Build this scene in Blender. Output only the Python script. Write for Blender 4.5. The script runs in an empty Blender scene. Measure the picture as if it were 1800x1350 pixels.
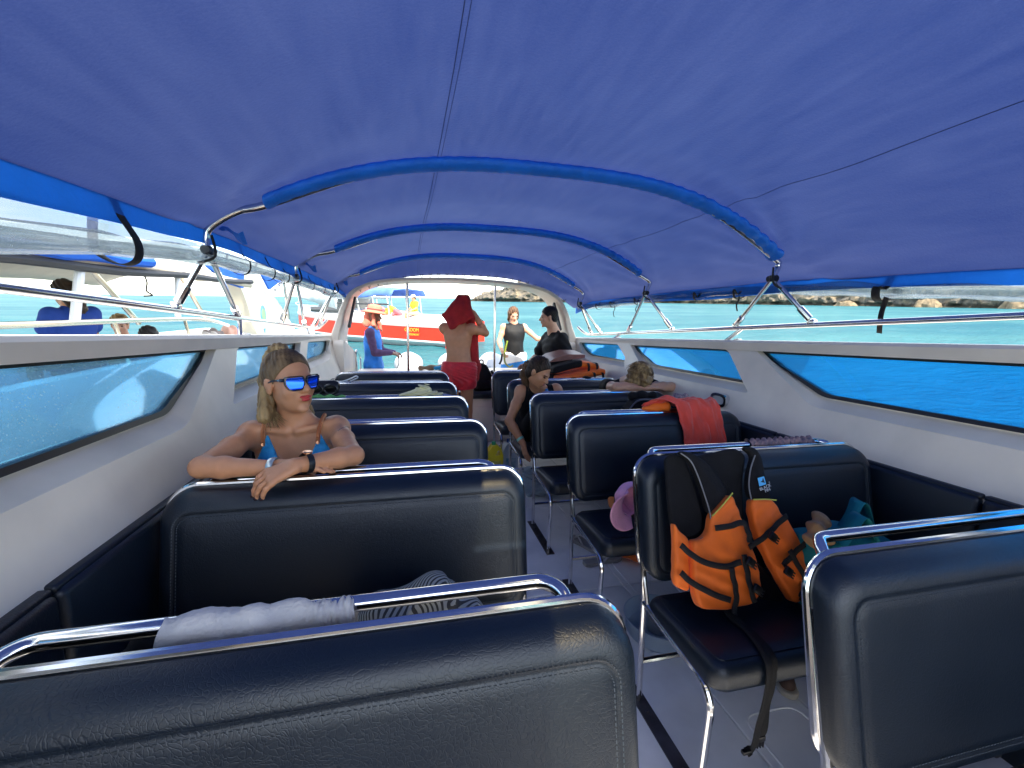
import bpy, bmesh, math, random
import numpy as np
from mathutils import Vector, Matrix, noise as mnoise
from mathutils.geometry import tessellate_polygon
random.seed(7); rng = np.random.default_rng(7)
PI = math.pi
SC = bpy.context.scene
COL = SC.collection

# ------------------------------------------------------------------ camera, world, sun, exposure
FPX = 766.0                      # focal length in pixels of an 1800 px wide frame
HC = 2.1                         # camera height above the sea
# boat frame: origin at the camera, X to starboard side of the picture, Y towards the stern, Z up.
nrm = Vector((-.0205, -.0544, 1)).normalized()      # sea normal seen from the boat (boat sits bow-up)
RB = nrm.rotation_difference(Vector((0, 0, 1))).to_matrix()
BM = Matrix.Translation((0, 0, HC)) @ RB.to_4x4()
def rot_cam(yaw, pitch, roll):
    cy, sy = math.cos(yaw), math.sin(yaw); cp, sp = math.cos(pitch), math.sin(pitch); cr, sr = math.cos(roll), math.sin(roll)
    B = Matrix(((1, 0, 0), (0, 0, 1), (0, -1, 0)))
    Ry = Matrix(((cy, 0, sy), (0, 1, 0), (-sy, 0, cy)))
    Rx = Matrix(((1, 0, 0), (0, cp, -sp), (0, sp, cp)))
    Rz = Matrix(((cr, -sr, 0), (sr, cr, 0), (0, 0, 1)))
    return Rz @ Rx @ Ry @ B
MC = rot_cam(.2315, .1359, -.0175)
cam = bpy.data.cameras.new('camera'); camo = bpy.data.objects.new('camera', cam); COL.objects.link(camo)
cam.sensor_width = 36; cam.lens = 36 * FPX / 1800; cam.clip_start = .02; cam.clip_end = 20000
camo.matrix_world = BM @ MC.transposed().to_4x4()
SC.camera = camo

SUN_EL, SUN_AZ = math.radians(48), math.radians(168)     # azimuth from +Y towards +X
sd = Vector((math.sin(SUN_AZ) * math.cos(SUN_EL), math.cos(SUN_AZ) * math.cos(SUN_EL), math.sin(SUN_EL)))
sl = bpy.data.lights.new('sun', 'SUN'); sl.energy = 2.1; sl.angle = math.radians(.55); sl.color = (1, .90, .74)
so = bpy.data.objects.new('sun', sl); COL.objects.link(so)
so.rotation_euler = sd.to_track_quat('Z', 'Y').to_euler()
W = bpy.data.worlds.new('World'); SC.world = W; W.use_nodes = True
wn, wl = W.node_tree.nodes, W.node_tree.links
wn.clear()
sky = wn.new('ShaderNodeTexSky'); sky.sky_type = 'NISHITA'; sky.sun_disc = False
sky.sun_elevation = SUN_EL; sky.sun_rotation = SUN_AZ; sky.air_density = 1.0; sky.dust_density = .6; sky.ozone_density = 1.2
tc = wn.new('ShaderNodeTexCoord'); mp = wn.new('ShaderNodeMapping'); mp.inputs['Scale'].default_value = (1, 1, 4.5)
nz = wn.new('ShaderNodeTexNoise'); nz.inputs['Scale'].default_value = 3.2; nz.inputs['Detail'].default_value = 7; nz.inputs['Roughness'].default_value = .6
cr = wn.new('ShaderNodeValToRGB'); cr.color_ramp.elements[0].position = .42; cr.color_ramp.elements[1].position = .66
mx = wn.new('ShaderNodeMixRGB'); mx.inputs['Color2'].default_value = (10.0, 9.7, 9.1, 1)
mul = wn.new('ShaderNodeMath'); mul.operation = 'MULTIPLY'; mul.inputs[1].default_value = .75
bg = wn.new('ShaderNodeBackground'); bg.inputs['Strength'].default_value = .105
wo = wn.new('ShaderNodeOutputWorld')
wl.new(tc.outputs['Generated'], mp.inputs['Vector']); wl.new(mp.outputs[0], nz.inputs['Vector']); wl.new(nz.outputs['Fac'], cr.inputs['Fac'])
wl.new(cr.outputs['Color'], mul.inputs[0]); wl.new(mul.outputs[0], mx.inputs['Fac']); wl.new(sky.outputs[0], mx.inputs['Color1'])
wl.new(mx.outputs[0], bg.inputs['Color']); wl.new(bg.outputs[0], wo.inputs['Surface'])
SC.view_settings.view_transform = 'Standard'; SC.view_settings.look = 'None'; SC.view_settings.gamma = 1
SC.view_settings.exposure = 2.4
SC.render.engine = 'CYCLES'
SC.cycles.max_bounces = 10; SC.cycles.diffuse_bounces = 5; SC.cycles.glossy_bounces = 5
SC.cycles.transparent_max_bounces = 16; SC.cycles.transmission_bounces = 8
SC.cycles.use_denoising = True; SC.cycles.sample_clamp_indirect = 6
SC.cycles.caustics_reflective = False; SC.cycles.caustics_refractive = False

# ------------------------------------------------------------------ materials
def lin(*c):
    if len(c) == 1: c = c[0]
    return tuple(((v / 255) / 12.92 if v / 255 <= .04045 else ((v / 255 + .055) / 1.055) ** 2.4) for v in c)
MATS = {}
def mat(name, col, rough=.5, metal=0, spec=.5, var=0, vscale=6, bump=0, bscale=40, bdetail=3, sheen=0, col2=None, stretch=None, coat=0, bdist=.01, trans=0):
    if name in MATS: return MATS[name]
    m = bpy.data.materials.new(name); m.use_nodes = True
    n, l = m.node_tree.nodes, m.node_tree.links
    p = n['Principled BSDF']
    p.inputs['Base Color'].default_value = (*col, 1); p.inputs['Roughness'].default_value = rough; p.inputs['Metallic'].default_value = metal
    p.inputs['Specular IOR Level'].default_value = spec; p.inputs['Sheen Weight'].default_value = sheen; p.inputs['Coat Weight'].default_value = coat
    t = n.new('ShaderNodeTexCoord'); mpn = n.new('ShaderNodeMapping'); l.new(t.outputs['Object'], mpn.inputs['Vector'])
    if stretch: mpn.inputs['Scale'].default_value = stretch
    if var or col2:
        a = n.new('ShaderNodeTexNoise'); a.inputs['Scale'].default_value = vscale; a.inputs['Detail'].default_value = 5; l.new(mpn.outputs[0], a.inputs['Vector'])
        r = n.new('ShaderNodeValToRGB'); r.color_ramp.elements[0].position = .32; r.color_ramp.elements[1].position = .68
        c2 = col2 or tuple(min(1, v * (1 + var)) for v in col); c1 = col if col2 else tuple(v * (1 - var) for v in col)
        r.color_ramp.elements[0].color = (*c1, 1); r.color_ramp.elements[1].color = (*c2, 1)
        l.new(a.outputs['Fac'], r.inputs['Fac']); l.new(r.outputs[0], p.inputs['Base Color'])
    if bump:
        b = n.new('ShaderNodeTexNoise'); b.inputs['Scale'].default_value = bscale; b.inputs['Detail'].default_value = bdetail; l.new(mpn.outputs[0], b.inputs['Vector'])
        bn = n.new('ShaderNodeBump'); bn.inputs['Strength'].default_value = bump; bn.inputs['Distance'].default_value = bdist
        l.new(b.outputs['Fac'], bn.inputs['Height']); l.new(bn.outputs[0], p.inputs['Normal'])
    if trans:
        tb = n.new('ShaderNodeBsdfTranslucent'); tb.inputs['Color'].default_value = (*[min(1, v * 1.3) for v in col], 1)
        ms = n.new('ShaderNodeMixShader'); ms.inputs[0].default_value = trans
        l.new(p.outputs[0], ms.inputs[1]); l.new(tb.outputs[0], ms.inputs[2]); l.new(ms.outputs[0], n['Material Output'].inputs['Surface'])
    MATS[name] = m
    return m
WHITE = mat('gelcoat white', (.85, .76, .63), .36, var=.09, vscale=3.5, bump=.05, bscale=14)
DECKM = mat('deck gelcoat', (.90, .90, .90), .40, var=.09, vscale=4.5, bump=.06, bscale=160)
CHROME = mat('stainless tube', (.72, .71, .70), .13, 1, var=.06, vscale=20)
STEEL = mat('dark steel strip', (.09, .085, .085), .35, .7, var=.3, vscale=12, bump=.1, bscale=60)
RUBBER = mat('black rubber', (.012, .013, .016), .45)
BLACKP = mat('black plastic', (.006, .006, .007), .35)
BLACKF = mat('black fabric', (.0055, .0055, .007), .85, spec=.25, var=.3, vscale=25, bump=.25, bscale=300)
STRAP = mat('black webbing', (.004, .004, .005), .75, bump=.4, bscale=500, stretch=(1, 1, 3))
ORANGE = mat('orange nylon', (.97, .165, .006), .62, var=.10, vscale=14, bump=.25, bscale=26, sheen=.15, bdist=.006)
SLEEVEB = mat('royal blue sleeve', (.012, .20, .85), .6, var=.12, vscale=9, bump=.3, bscale=60)
VALB = mat('bright blue canvas', (.010, .15, .62), .7, var=.12, vscale=9, bump=.3, bscale=60, trans=.22)

def leather():
    m = bpy.data.materials.new('navy vinyl'); m.use_nodes = True; n, l = m.node_tree.nodes, m.node_tree.links; p = n['Principled BSDF']
    t = n.new('ShaderNodeTexCoord')
    oi = n.new('ShaderNodeObjectInfo')
    add = n.new('ShaderNodeVectorMath'); add.operation = 'ADD'
    l.new(t.outputs['Object'], add.inputs[0]); l.new(oi.outputs['Location'], add.inputs[1])
    a = n.new('ShaderNodeTexNoise'); a.inputs['Scale'].default_value = 5; a.inputs['Detail'].default_value = 6; l.new(add.outputs[0], a.inputs['Vector'])
    r = n.new('ShaderNodeValToRGB'); r.color_ramp.elements[0].color = (.0028, .0072, .0150, 1); r.color_ramp.elements[1].color = (.0055, .0120, .0225, 1)
    l.new(a.outputs['Fac'], r.inputs['Fac']); l.new(r.outputs[0], p.inputs['Base Color'])
    rr = n.new('ShaderNodeMapRange'); rr.inputs['To Min'].default_value = .30; rr.inputs['To Max'].default_value = .48
    l.new(a.outputs['Fac'], rr.inputs['Value']); l.new(rr.outputs[0], p.inputs['Roughness'])
    v = n.new('ShaderNodeTexVoronoi'); v.feature = 'DISTANCE_TO_EDGE'; v.inputs['Scale'].default_value = 120; v.inputs['Randomness'].default_value = 1
    w = n.new('ShaderNodeTexNoise'); w.inputs['Scale'].default_value = 14; w.inputs['Detail'].default_value = 4; l.new(add.outputs[0], w.inputs['Vector'])
    wm = n.new('ShaderNodeVectorMath'); wm.operation = 'SCALE'; wm.inputs['Scale'].default_value = .06; l.new(w.outputs['Color'], wm.inputs[0])
    ad2 = n.new('ShaderNodeVectorMath'); ad2.operation = 'ADD'; l.new(add.outputs[0], ad2.inputs[0]); l.new(wm.outputs[0], ad2.inputs[1]); l.new(ad2.outputs[0], v.inputs['Vector'])
    cl = n.new('ShaderNodeMapRange'); cl.inputs['From Max'].default_value = .12; l.new(v.outputs['Distance'], cl.inputs['Value'])
    g = n.new('ShaderNodeTexNoise'); g.inputs['Scale'].default_value = 420; g.inputs['Detail'].default_value = 2; l.new(add.outputs[0], g.inputs['Vector'])
    s1 = n.new('ShaderNodeMath'); s1.operation = 'MULTIPLY_ADD'; s1.inputs[1].default_value = .35; l.new(g.outputs['Fac'], s1.inputs[0]); l.new(cl.outputs[0], s1.inputs[2])
    s2 = n.new('ShaderNodeMath'); s2.operation = 'MULTIPLY_ADD'; s2.inputs[1].default_value = 2.2; l.new(w.outputs['Fac'], s2.inputs[0]); l.new(s1.outputs[0], s2.inputs[2])
    b = n.new('ShaderNodeBump'); b.inputs['Strength'].default_value = .16; b.inputs['Distance'].default_value = .002; l.new(s2.outputs[0], b.inputs['Height']); l.new(b.outputs[0], p.inputs['Normal'])
    p.inputs['Specular IOR Level'].default_value = .5
    MATS['navy vinyl'] = m; return m
LEATHER = leather()

def glassmat(name, tint, refl=.08, rough=.02, dirt=0, haze=0):
    m = bpy.data.materials.new(name); m.use_nodes = True; n, l = m.node_tree.nodes, m.node_tree.links; n.remove(n['Principled BSDF'])
    tr = n.new('ShaderNodeBsdfTransparent'); tr.inputs[0].default_value = (*tint, 1)
    gl = n.new('ShaderNodeBsdfGlossy'); gl.inputs['Roughness'].default_value = rough
    fr = n.new('ShaderNodeFresnel'); fr.inputs['IOR'].default_value = 1.45
    sc = n.new('ShaderNodeMath'); sc.operation = 'MULTIPLY'; sc.inputs[1].default_value = refl / .04 * .5; l.new(fr.outputs[0], sc.inputs[0]); sc.use_clamp = True
    ms = n.new('ShaderNodeMixShader'); l.new(sc.outputs[0], ms.inputs[0]); l.new(tr.outputs[0], ms.inputs[1]); l.new(gl.outputs[0], ms.inputs[2])
    out = ms
    if dirt:
        t = n.new('ShaderNodeTexCoord'); vz = n.new('ShaderNodeTexNoise'); vz.inputs['Scale'].default_value = 150; vz.inputs['Detail'].default_value = 3; l.new(t.outputs['Object'], vz.inputs['Vector'])
        v2 = n.new('ShaderNodeTexNoise'); v2.inputs['Scale'].default_value = 5; l.new(t.outputs['Object'], v2.inputs['Vector'])
        r = n.new('ShaderNodeValToRGB'); r.color_ramp.elements[0].position = .55; r.color_ramp.elements[1].position = .75; l.new(vz.outputs['Fac'], r.inputs['Fac'])
        mm = n.new('ShaderNodeMath'); mm.operation = 'MULTIPLY'; l.new(r.outputs[0], mm.inputs[0]); l.new(v2.outputs['Fac'], mm.inputs[1])
        m2 = n.new('ShaderNodeMath'); m2.operation = 'MULTIPLY_ADD'; m2.inputs[1].default_value = dirt; m2.inputs[2].default_value = haze; l.new(mm.outputs[0], m2.inputs[0])
        df = n.new('ShaderNodeBsdfTranslucent'); df.inputs[0].default_value = (.75, .8, .85, 1)
        ms2 = n.new('ShaderNodeMixShader'); l.new(m2.outputs[0], ms2.inputs[0]); l.new(ms.outputs[0], ms2.inputs[1]); l.new(df.outputs[0], ms2.inputs[2]); out = ms2
    l.new(out.outputs[0], n['Material Output'].inputs['Surface'])
    MATS[name] = m; return m
TINT = glassmat('blue tinted acrylic', (.17, .64, 1.0), .05, .03, .15, .02)
TINTL = glassmat('salt hazed blue acrylic', (.30, .64, .88), .05, .04, .30, .13)
CLEAR = glassmat('clear vinyl roll', (.78, .82, .82), .06, .12, .25, .16)

# ------------------------------------------------------------------ mesh helpers
ORG = {}          # object name -> origin of its thing (mesh coordinates are given in boat coordinates, stored relative)
BOATTOP = []      # top-level objects given in boat coordinates
def reg(o, label=None, cat=None, group=None, kind=None):
    if label: o['label'] = label
    if cat: o['category'] = cat
    if group: o['group'] = group
    if kind: o['kind'] = kind
    return o
def thing(name, loc, label, cat, group=None, level=False):
    o = bpy.data.objects.new(name, None); COL.objects.link(o); o.location = loc; o.empty_display_size = .1
    ORG[o.name] = Vector(loc); reg(o, label, cat, group)
    if not level: BOATTOP.append(o)
    return o
def mkobj(name, verts, faces, m, parent=None, smooth=True, sharp=None, level=False, mi=None, raw=False, flatn=None):
    me = bpy.data.meshes.new(name)
    org = ORG[parent.name] if parent else Vector((0, 0, 0))
    V = np.asarray(verts, float).reshape(-1, 3) - (0 if raw else np.array(org))
    if isinstance(faces, np.ndarray):
        me.vertices.add(len(V)); me.vertices.foreach_set('co', V.ravel())
        k = faces.shape[1]; me.loops.add(faces.size); me.loops.foreach_set('vertex_index', faces.ravel().astype(np.int32))
        me.polygons.add(len(faces)); me.polygons.foreach_set('loop_start', np.arange(0, faces.size, k, dtype=np.int32))
        me.update(calc_edges=True)
    else:
        me.from_pydata([tuple(v) for v in V], [], faces)
    for mm in (m if isinstance(m, (list, tuple)) else [m]): me.materials.append(mm)
    if mi is not None: me.polygons.foreach_set('material_index', np.asarray(mi, np.int32))
    me.validate(); me.update()
    if smooth:
        me.polygons.foreach_set('use_smooth', [True] * len(me.polygons))
        if sharp is not None:
            bm = bmesh.new(); bm.from_mesh(me)
            for e in bm.edges:
                if len(e.link_faces) == 2 and e.calc_face_angle(0) > sharp: e.smooth = False
            bm.to_mesh(me); bm.free()
    o = bpy.data.objects.new(name, me); COL.objects.link(o)
    if parent: o.parent = parent; ORG[o.name] = org
    else:
        ORG[o.name] = Vector((0, 0, 0))
        if not level: BOATTOP.append(o)
    return o
class MB:
    def __init__(s): s.v = []; s.f = []
    def add(s, v, f):
        b = len(s.v); s.v += [tuple(p) for p in v]; s.f += [tuple(i + b for i in q) for q in f]; return s
    def box(s, c, d, R=None, bev=0):
        x, y, z = (k / 2 for k in d)
        if bev:
            b = min(bev, x * .9, y * .9, z * .9); bm = bmesh.new(); bmesh.ops.create_cube(bm, size=1)
            for v in bm.verts: v.co = Vector((v.co.x * d[0], v.co.y * d[1], v.co.z * d[2]))
            bmesh.ops.bevel(bm, geom=bm.edges[:], offset=b, segments=2, profile=.5, affect='EDGES')
            V = [v.co.copy() for v in bm.verts]; bm.verts.index_update(); Fs = [[v.index for v in f.verts] for f in bm.faces]; bm.free()
        else:
            V = [Vector((a * x, b * y, e * z)) for a in (-1, 1) for b in (-1, 1) for e in (-1, 1)]
            Fs = [(0, 1, 3, 2), (4, 6, 7, 5), (0, 4, 5, 1), (2, 3, 7, 6), (0, 2, 6, 4), (1, 5, 7, 3)]
        if R is not None: V = [R @ v for v in V]
        return s.add([v + Vector(c) for v in V], Fs)
    def tube(s, path, r, n=10, closed=False, cap=True):
        P = [Vector(p) for p in path]; m = len(P); rr = r if isinstance(r, (list, tuple)) else [r] * m
        T = []
        for i in range(m):
            a = P[(i - 1) % m] if (closed or i > 0) else P[i]; b = P[(i + 1) % m] if (closed or i < m - 1) else P[i]
            T.append((b - a).normalized())
        up = Vector((0, 0, 1)) if abs(T[0].z) < .9 else Vector((1, 0, 0))
        N = (up - T[0] * up.dot(T[0])).normalized(); base = len(s.v)
        for i in range(m):
            if i: N = (N - T[i] * N.dot(T[i])); N = N.normalized() if N.length > 1e-6 else T[i].orthogonal().normalized()
            Bn = T[i].cross(N)
            for k in range(n):
                a = 2 * PI * k / n; s.v.append(tuple(P[i] + (N * math.cos(a) + Bn * math.sin(a)) * rr[i]))
        for i in range(m if closed else m - 1):
            for k in range(n):
                a = base + i * n; b = base + ((i + 1) % m) * n; k2 = (k + 1) % n
                s.f.append((a + k, a + k2, b + k2, b + k))
        if cap and not closed:
            s.f.append(tuple(base + k for k in reversed(range(n)))); s.f.append(tuple(base + (m - 1) * n + k for k in range(n)))
        return s
    def ribbon(s, path, wdir, w, t, nrmdir=None):
        # flat strap of width w along wdir, thickness t
        P = [Vector(p) for p in path]; base = len(s.v); m = len(P)
        for i in range(m):
            T = (P[min(i + 1, m - 1)] - P[max(i - 1, 0)]).normalized(); wd = Vector(wdir[i] if isinstance(wdir, list) else wdir)
            wd = (wd - T * wd.dot(T)).normalized(); N = T.cross(wd)
            for a, b in ((-1, -1), (1, -1), (1, 1), (-1, 1)): s.v.append(tuple(P[i] + wd * a * w / 2 + N * b * t / 2))
        for i in range(m - 1):
            for k in range(4): a = base + i * 4; b = a + 4; k2 = (k + 1) % 4; s.f.append((a + k, a + k2, b + k2, b + k))
        s.f.append((base + 3, base + 2, base + 1, base)); e = base + (m - 1) * 4; s.f.append((e, e + 1, e + 2, e + 3)); return s
    def grid(s, fn, nu, nv, closeu=False):
        base = len(s.v)
        for i in range(nu):
            for j in range(nv): s.v.append(tuple(fn(i / (nu - (0 if closeu else 1)), j / (nv - 1))))
        for i in range(nu if closeu else nu - 1):
            for j in range(nv - 1):
                a = base + i * nv + j; b = base + ((i + 1) % nu) * nv + j; s.f.append((a, b, b + 1, a + 1))
        return s
    def lathe(s, prof, c=(0, 0, 0), n=24, R=None, sx=1, sy=1):
        base = len(s.v)
        for r, z in prof:
            for k in range(n):
                a = 2 * PI * k / n; v = Vector((r * math.cos(a) * sx, r * math.sin(a) * sy, z)); v = R @ v if R is not None else v; s.v.append(tuple(v + Vector(c)))
        for i in range(len(prof) - 1):
            for k in range(n): k2 = (k + 1) % n; a = base + i * n; b = a + n; s.f.append((a + k, a + k2, b + k2, b + k))
        s.f.append(tuple(base + k for k in reversed(range(n)))); e = base + (len(prof) - 1) * n; s.f.append(tuple(e + k for k in range(n))); return s
    def prism(s, poly, fn0, fn1):
        # polygon (2-D) swept from fn0(p) to fn1(p)
        n = len(poly); base = len(s.v); s.v += [tuple(fn0(p)) for p in poly] + [tuple(fn1(p)) for p in poly]
        tri = tessellate_polygon([[Vector((p[0], p[1], 0)) for p in poly]])
        for t in tri: s.f.append((base + t[0], base + t[1], base + t[2])); s.f.append((base + n + t[2], base + n + t[1], base + n + t[0]))
        for i in range(n): j = (i + 1) % n; s.f.append((base + i, base + j, base + n + j, base + n + i))
        return s
    def holed(s, outer, holes, fn0, fn1):
        allp = list(outer); rings = [list(outer)] + [list(h) for h in holes]; idx = []; k = 0
        for r in rings: idx.append((k, len(r))); k += len(r)
        flat = [p for r in rings for p in r]; n = len(flat); base = len(s.v)
        s.v += [tuple(fn0(p)) for p in flat] + [tuple(fn1(p)) for p in flat]
        for t in tessellate_polygon([[Vector((p[0], p[1], 0)) for p in r] for r in rings]):
            s.f.append((base + t[0], base + t[1], base + t[2])); s.f.append((base + n + t[2], base + n + t[1], base + n + t[0]))
        for st, ln in idx:
            for i in range(ln): a = st + i; b = st + (i + 1) % ln; s.f.append((base + a, base + b, base + n + b, base + n + a))
        return s
    def build(s, name, m, parent=None, smooth=True, sharp=.6, **k):
        o = mkobj(name, s.v, s.f, m, parent, smooth, None, **k)
        bm = bmesh.new(); bm.from_mesh(o.data); bmesh.ops.recalc_face_normals(bm, faces=bm.faces)
        if smooth and sharp is not None:
            for e in bm.edges:
                if len(e.link_faces) == 2 and e.calc_face_angle(0) > sharp: e.smooth = False
        bm.to_mesh(o.data); bm.free(); return o
def round_poly(pts, r, seg=5):
    out = []; n = len(pts); rs = r if isinstance(r, (list, tuple)) else [r] * n
    for i in range(n):
        p = Vector(pts[i]); a = Vector(pts[i - 1]) - p; b = Vector(pts[(i + 1) % n]) - p
        d = min(rs[i], a.length * .45, b.length * .45); p0 = p + a.normalized() * d; p1 = p + b.normalized() * d
        for k in range(seg + 1): t = k / seg; out.append(tuple((1 - t) ** 2 * p0 + 2 * t * (1 - t) * p + t * t * p1))
    return out
def smooth_path(pts, r=.08, seg=6):
    P = [Vector(p) for p in pts]; out = [P[0]]
    for i in range(1, len(P) - 1):
        a = P[i - 1] - P[i]; b = P[i + 1] - P[i]; d = min(r, a.length * .48, b.length * .48); p0 = P[i] + a.normalized() * d; p1 = P[i] + b.normalized() * d
        for k in range(seg + 1): t = k / seg; out.append((1 - t) ** 2 * p0 + 2 * t * (1 - t) * P[i] + t * t * p1)
    return out + [P[-1]]
def spline(pts, n=8):
    P = [Vector(p) for p in pts]; out = []
    for i in range(len(P) - 1):
        p0 = P[max(i - 1, 0)]; p1 = P[i]; p2 = P[i + 1]; p3 = P[min(i + 2, len(P) - 1)]
        for k in range(n): t = k / n; out.append(.5 * (2 * p1 + (p2 - p0) * t + (2 * p0 - 5 * p1 + 4 * p2 - p3) * t * t + (3 * p1 - p0 - 3 * p2 + p3) * t ** 3))
    return out + [P[-1]]
def copy_tree(o, parent=None):
    c = o.copy(); COL.objects.link(c); c.parent = parent
    for ch in list(o.children): copy_tree(ch, c)
    return c
def fbm(x, y, z, o=4): return mnoise.fractal(Vector((x, y, z)), 1.0, 2.0, o)

# -------- implicit surfaces (bodies, soft goods): smooth union of capsules / ellipsoids on a grid, meshed by surface nets
def cap(a, b, ra, rb=None, k=None): return ('c', np.array(a, float), np.array(b, float), ra, ra if rb is None else rb, k)
def ell(c, r, R=None, k=None): return ('e', np.array(c, float), np.array(r, float), None if R is None else np.array(R), None, k)
def pbounds(p):
    if p[0] == 'c': r = max(p[3], p[4]); return np.minimum(p[1], p[2]) - r, np.maximum(p[1], p[2]) + r
    r = p[2].max() if p[3] is not None else p[2]; return p[1] - r, p[1] + r
def pdist(p, X):
    if p[0] == 'c':
        a, b = p[1], p[2]; ba = b - a; L = (ba ** 2).sum() + 1e-12; t = np.clip(((X - a) @ ba) / L, 0, 1)
        return np.sqrt(((X - a - t[..., None] * ba) ** 2).sum(-1)) - (p[3] + (p[4] - p[3]) * t)
    q = X - p[1]
    if p[3] is not None: q = q @ p[3]
    k0 = np.sqrt(((q / p[2]) ** 2).sum(-1)); k1 = np.sqrt(((q / p[2] ** 2).astype(X.dtype) ** 2).sum(-1)) + 1e-9
    return k0 * (k0 - 1) / k1
def surfnet(F, o, h):
    s = F < 0
    nx, ny, nzz = F.shape
    c = np.zeros((nx - 1, ny - 1, nzz - 1), np.int8)
    for i in (0, 1):
        for j in (0, 1):
            for k in (0, 1): c += s[i:nx - 1 + i, j:ny - 1 + j, k:nzz - 1 + k]
    act = (c > 0) & (c < 8); ids = np.full(act.shape, -1, np.int64); A = np.argwhere(act); ids[act] = np.arange(len(A))
    acc = np.zeros((len(A), 3)); cnt = np.zeros(len(A)); C = [(i, j, k) for i in (0, 1) for j in (0, 1) for k in (0, 1)]
    for a in range(8):
        for b in range(a + 1, 8):
            d = np.subtract(C[b], C[a])
            if abs(d).sum() != 1: continue
            fa = F[A[:, 0] + C[a][0], A[:, 1] + C[a][1], A[:, 2] + C[a][2]]; fb = F[A[:, 0] + C[b][0], A[:, 1] + C[b][1], A[:, 2] + C[b][2]]
            mk = (fa < 0) != (fb < 0); t = np.where(mk, fa / np.where(mk, fa - fb, 1), 0)
            acc += np.where(mk[:, None], np.array(C[a]) + t[:, None] * d, 0); cnt += mk
    V = (A + acc / cnt[:, None]) * h + o
    Q = []
    for ax in range(3):
        sl0 = [slice(None)] * 3; sl1 = [slice(None)] * 3; sl0[ax] = slice(0, -1); sl1[ax] = slice(1, None)
        s0, s1 = s[tuple(sl0)], s[tuple(sl1)]; E = np.argwhere(s0 != s1)
        u, v = [(1, 2), (2, 0), (0, 1)][ax]
        ok = (E[:, u] > 0) & (E[:, v] > 0) & (E[:, u] < F.shape[u] - 1) & (E[:, v] < F.shape[v] - 1); E = E[ok]
        if not len(E): continue
        fl = s0[tuple(E.T)]
        def g(du, dv): e = E.copy(); e[:, u] += du; e[:, v] += dv; return ids[tuple(e.T)]
        q = np.stack([g(-1, -1), g(0, -1), g(0, 0), g(-1, 0)], 1); q[~fl] = q[~fl][:, ::-1]; Q.append(q)
    return V, np.concatenate(Q)
def sdf(prims, h=.006, k=.02, inflate=0, cuts=(), sub=(), nz=None, smoothit=1, bounds=None):
    prims = [p for p in prims]
    lo = np.min([pbounds(p)[0] for p in prims], 0) - inflate - 3 * h; hi = np.max([pbounds(p)[1] for p in prims], 0) + inflate + 3 * h
    if bounds: lo = np.maximum(lo, bounds[0]); hi = np.minimum(hi, bounds[1])
    N = np.ceil((hi - lo) / h).astype(int) + 1
    F = np.full(N, .5, np.float32); ax = [lo[i] + h * np.arange(N[i]) for i in range(3)]
    def region(p, mg):
        a, b = pbounds(p); i0 = np.clip(np.floor((a - mg - lo) / h).astype(int), 0, N); i1 = np.clip(np.ceil((b + mg - lo) / h).astype(int) + 1, 0, N)
        return i0, i1
    for p in prims:
        kk = p[5] if p[5] is not None else k; i0, i1 = region(p, inflate + kk + 3 * h)
        if (i1 <= i0).any(): continue
        X = np.stack(np.meshgrid(ax[0][i0[0]:i1[0]], ax[1][i0[1]:i1[1]], ax[2][i0[2]:i1[2]], indexing='ij'), -1)
        d = pdist(p, X); S = F[i0[0]:i1[0], i0[1]:i1[1], i0[2]:i1[2]]
        hh = np.maximum(kk - np.abs(S - d), 0) / kk; S[...] = np.minimum(S, d) - hh * hh * kk / 4
    F -= inflate
    X = None
    if cuts or nz:
        X = np.stack(np.meshgrid(*ax, indexing='ij'), -1)
    if nz: F += nz(X).astype(np.float32)
    for p, n in cuts: F = np.maximum(F, (X - np.array(p)) @ (np.array(n, float) / np.linalg.norm(n)))
    for p in sub:
        i0, i1 = region(p, 4 * h)
        if (i1 <= i0).any(): continue
        Xs = np.stack(np.meshgrid(ax[0][i0[0]:i1[0]], ax[1][i0[1]:i1[1]], ax[2][i0[2]:i1[2]], indexing='ij'), -1)
        S = F[i0[0]:i1[0], i0[1]:i1[1], i0[2]:i1[2]]; S[...] = np.maximum(S, -pdist(p, Xs))
    F[0] = F[-1] = .1; F[:, 0] = F[:, -1] = .1; F[:, :, 0] = F[:, :, -1] = .1
    return surfnet(F, lo, h)
def wav(a, fx, fy, fz, ph=0):
    return lambda X: a * np.sin(X[..., 0] * fx + X[..., 1] * fy + X[..., 2] * fz + ph + 1.3 * np.sin(X[..., 2] * 9 + X[..., 0] * 7))
def poly2d(pts, U, Vv):
    # signed distance to polygon
    P = np.array(pts, float); d = np.full(U.shape, 1e9); ins = np.zeros(U.shape, bool)
    for i in range(len(P)):
        a, b = P[i], P[i - 1]; e = b - a; wx, wy = U - a[0], Vv - a[1]; t = np.clip((wx * e[0] + wy * e[1]) / (e @ e + 1e-12), 0, 1)
        d = np.minimum(d, (wx - e[0] * t) ** 2 + (wy - e[1] * t) ** 2)
        c = (a[1] > Vv) != (b[1] > Vv); ins ^= c & (U < (b[0] - a[0]) * (Vv - a[1]) / (b[1] - a[1] + 1e-12) + a[0])
    d = np.sqrt(d); return np.where(ins, -d, d)
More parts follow.
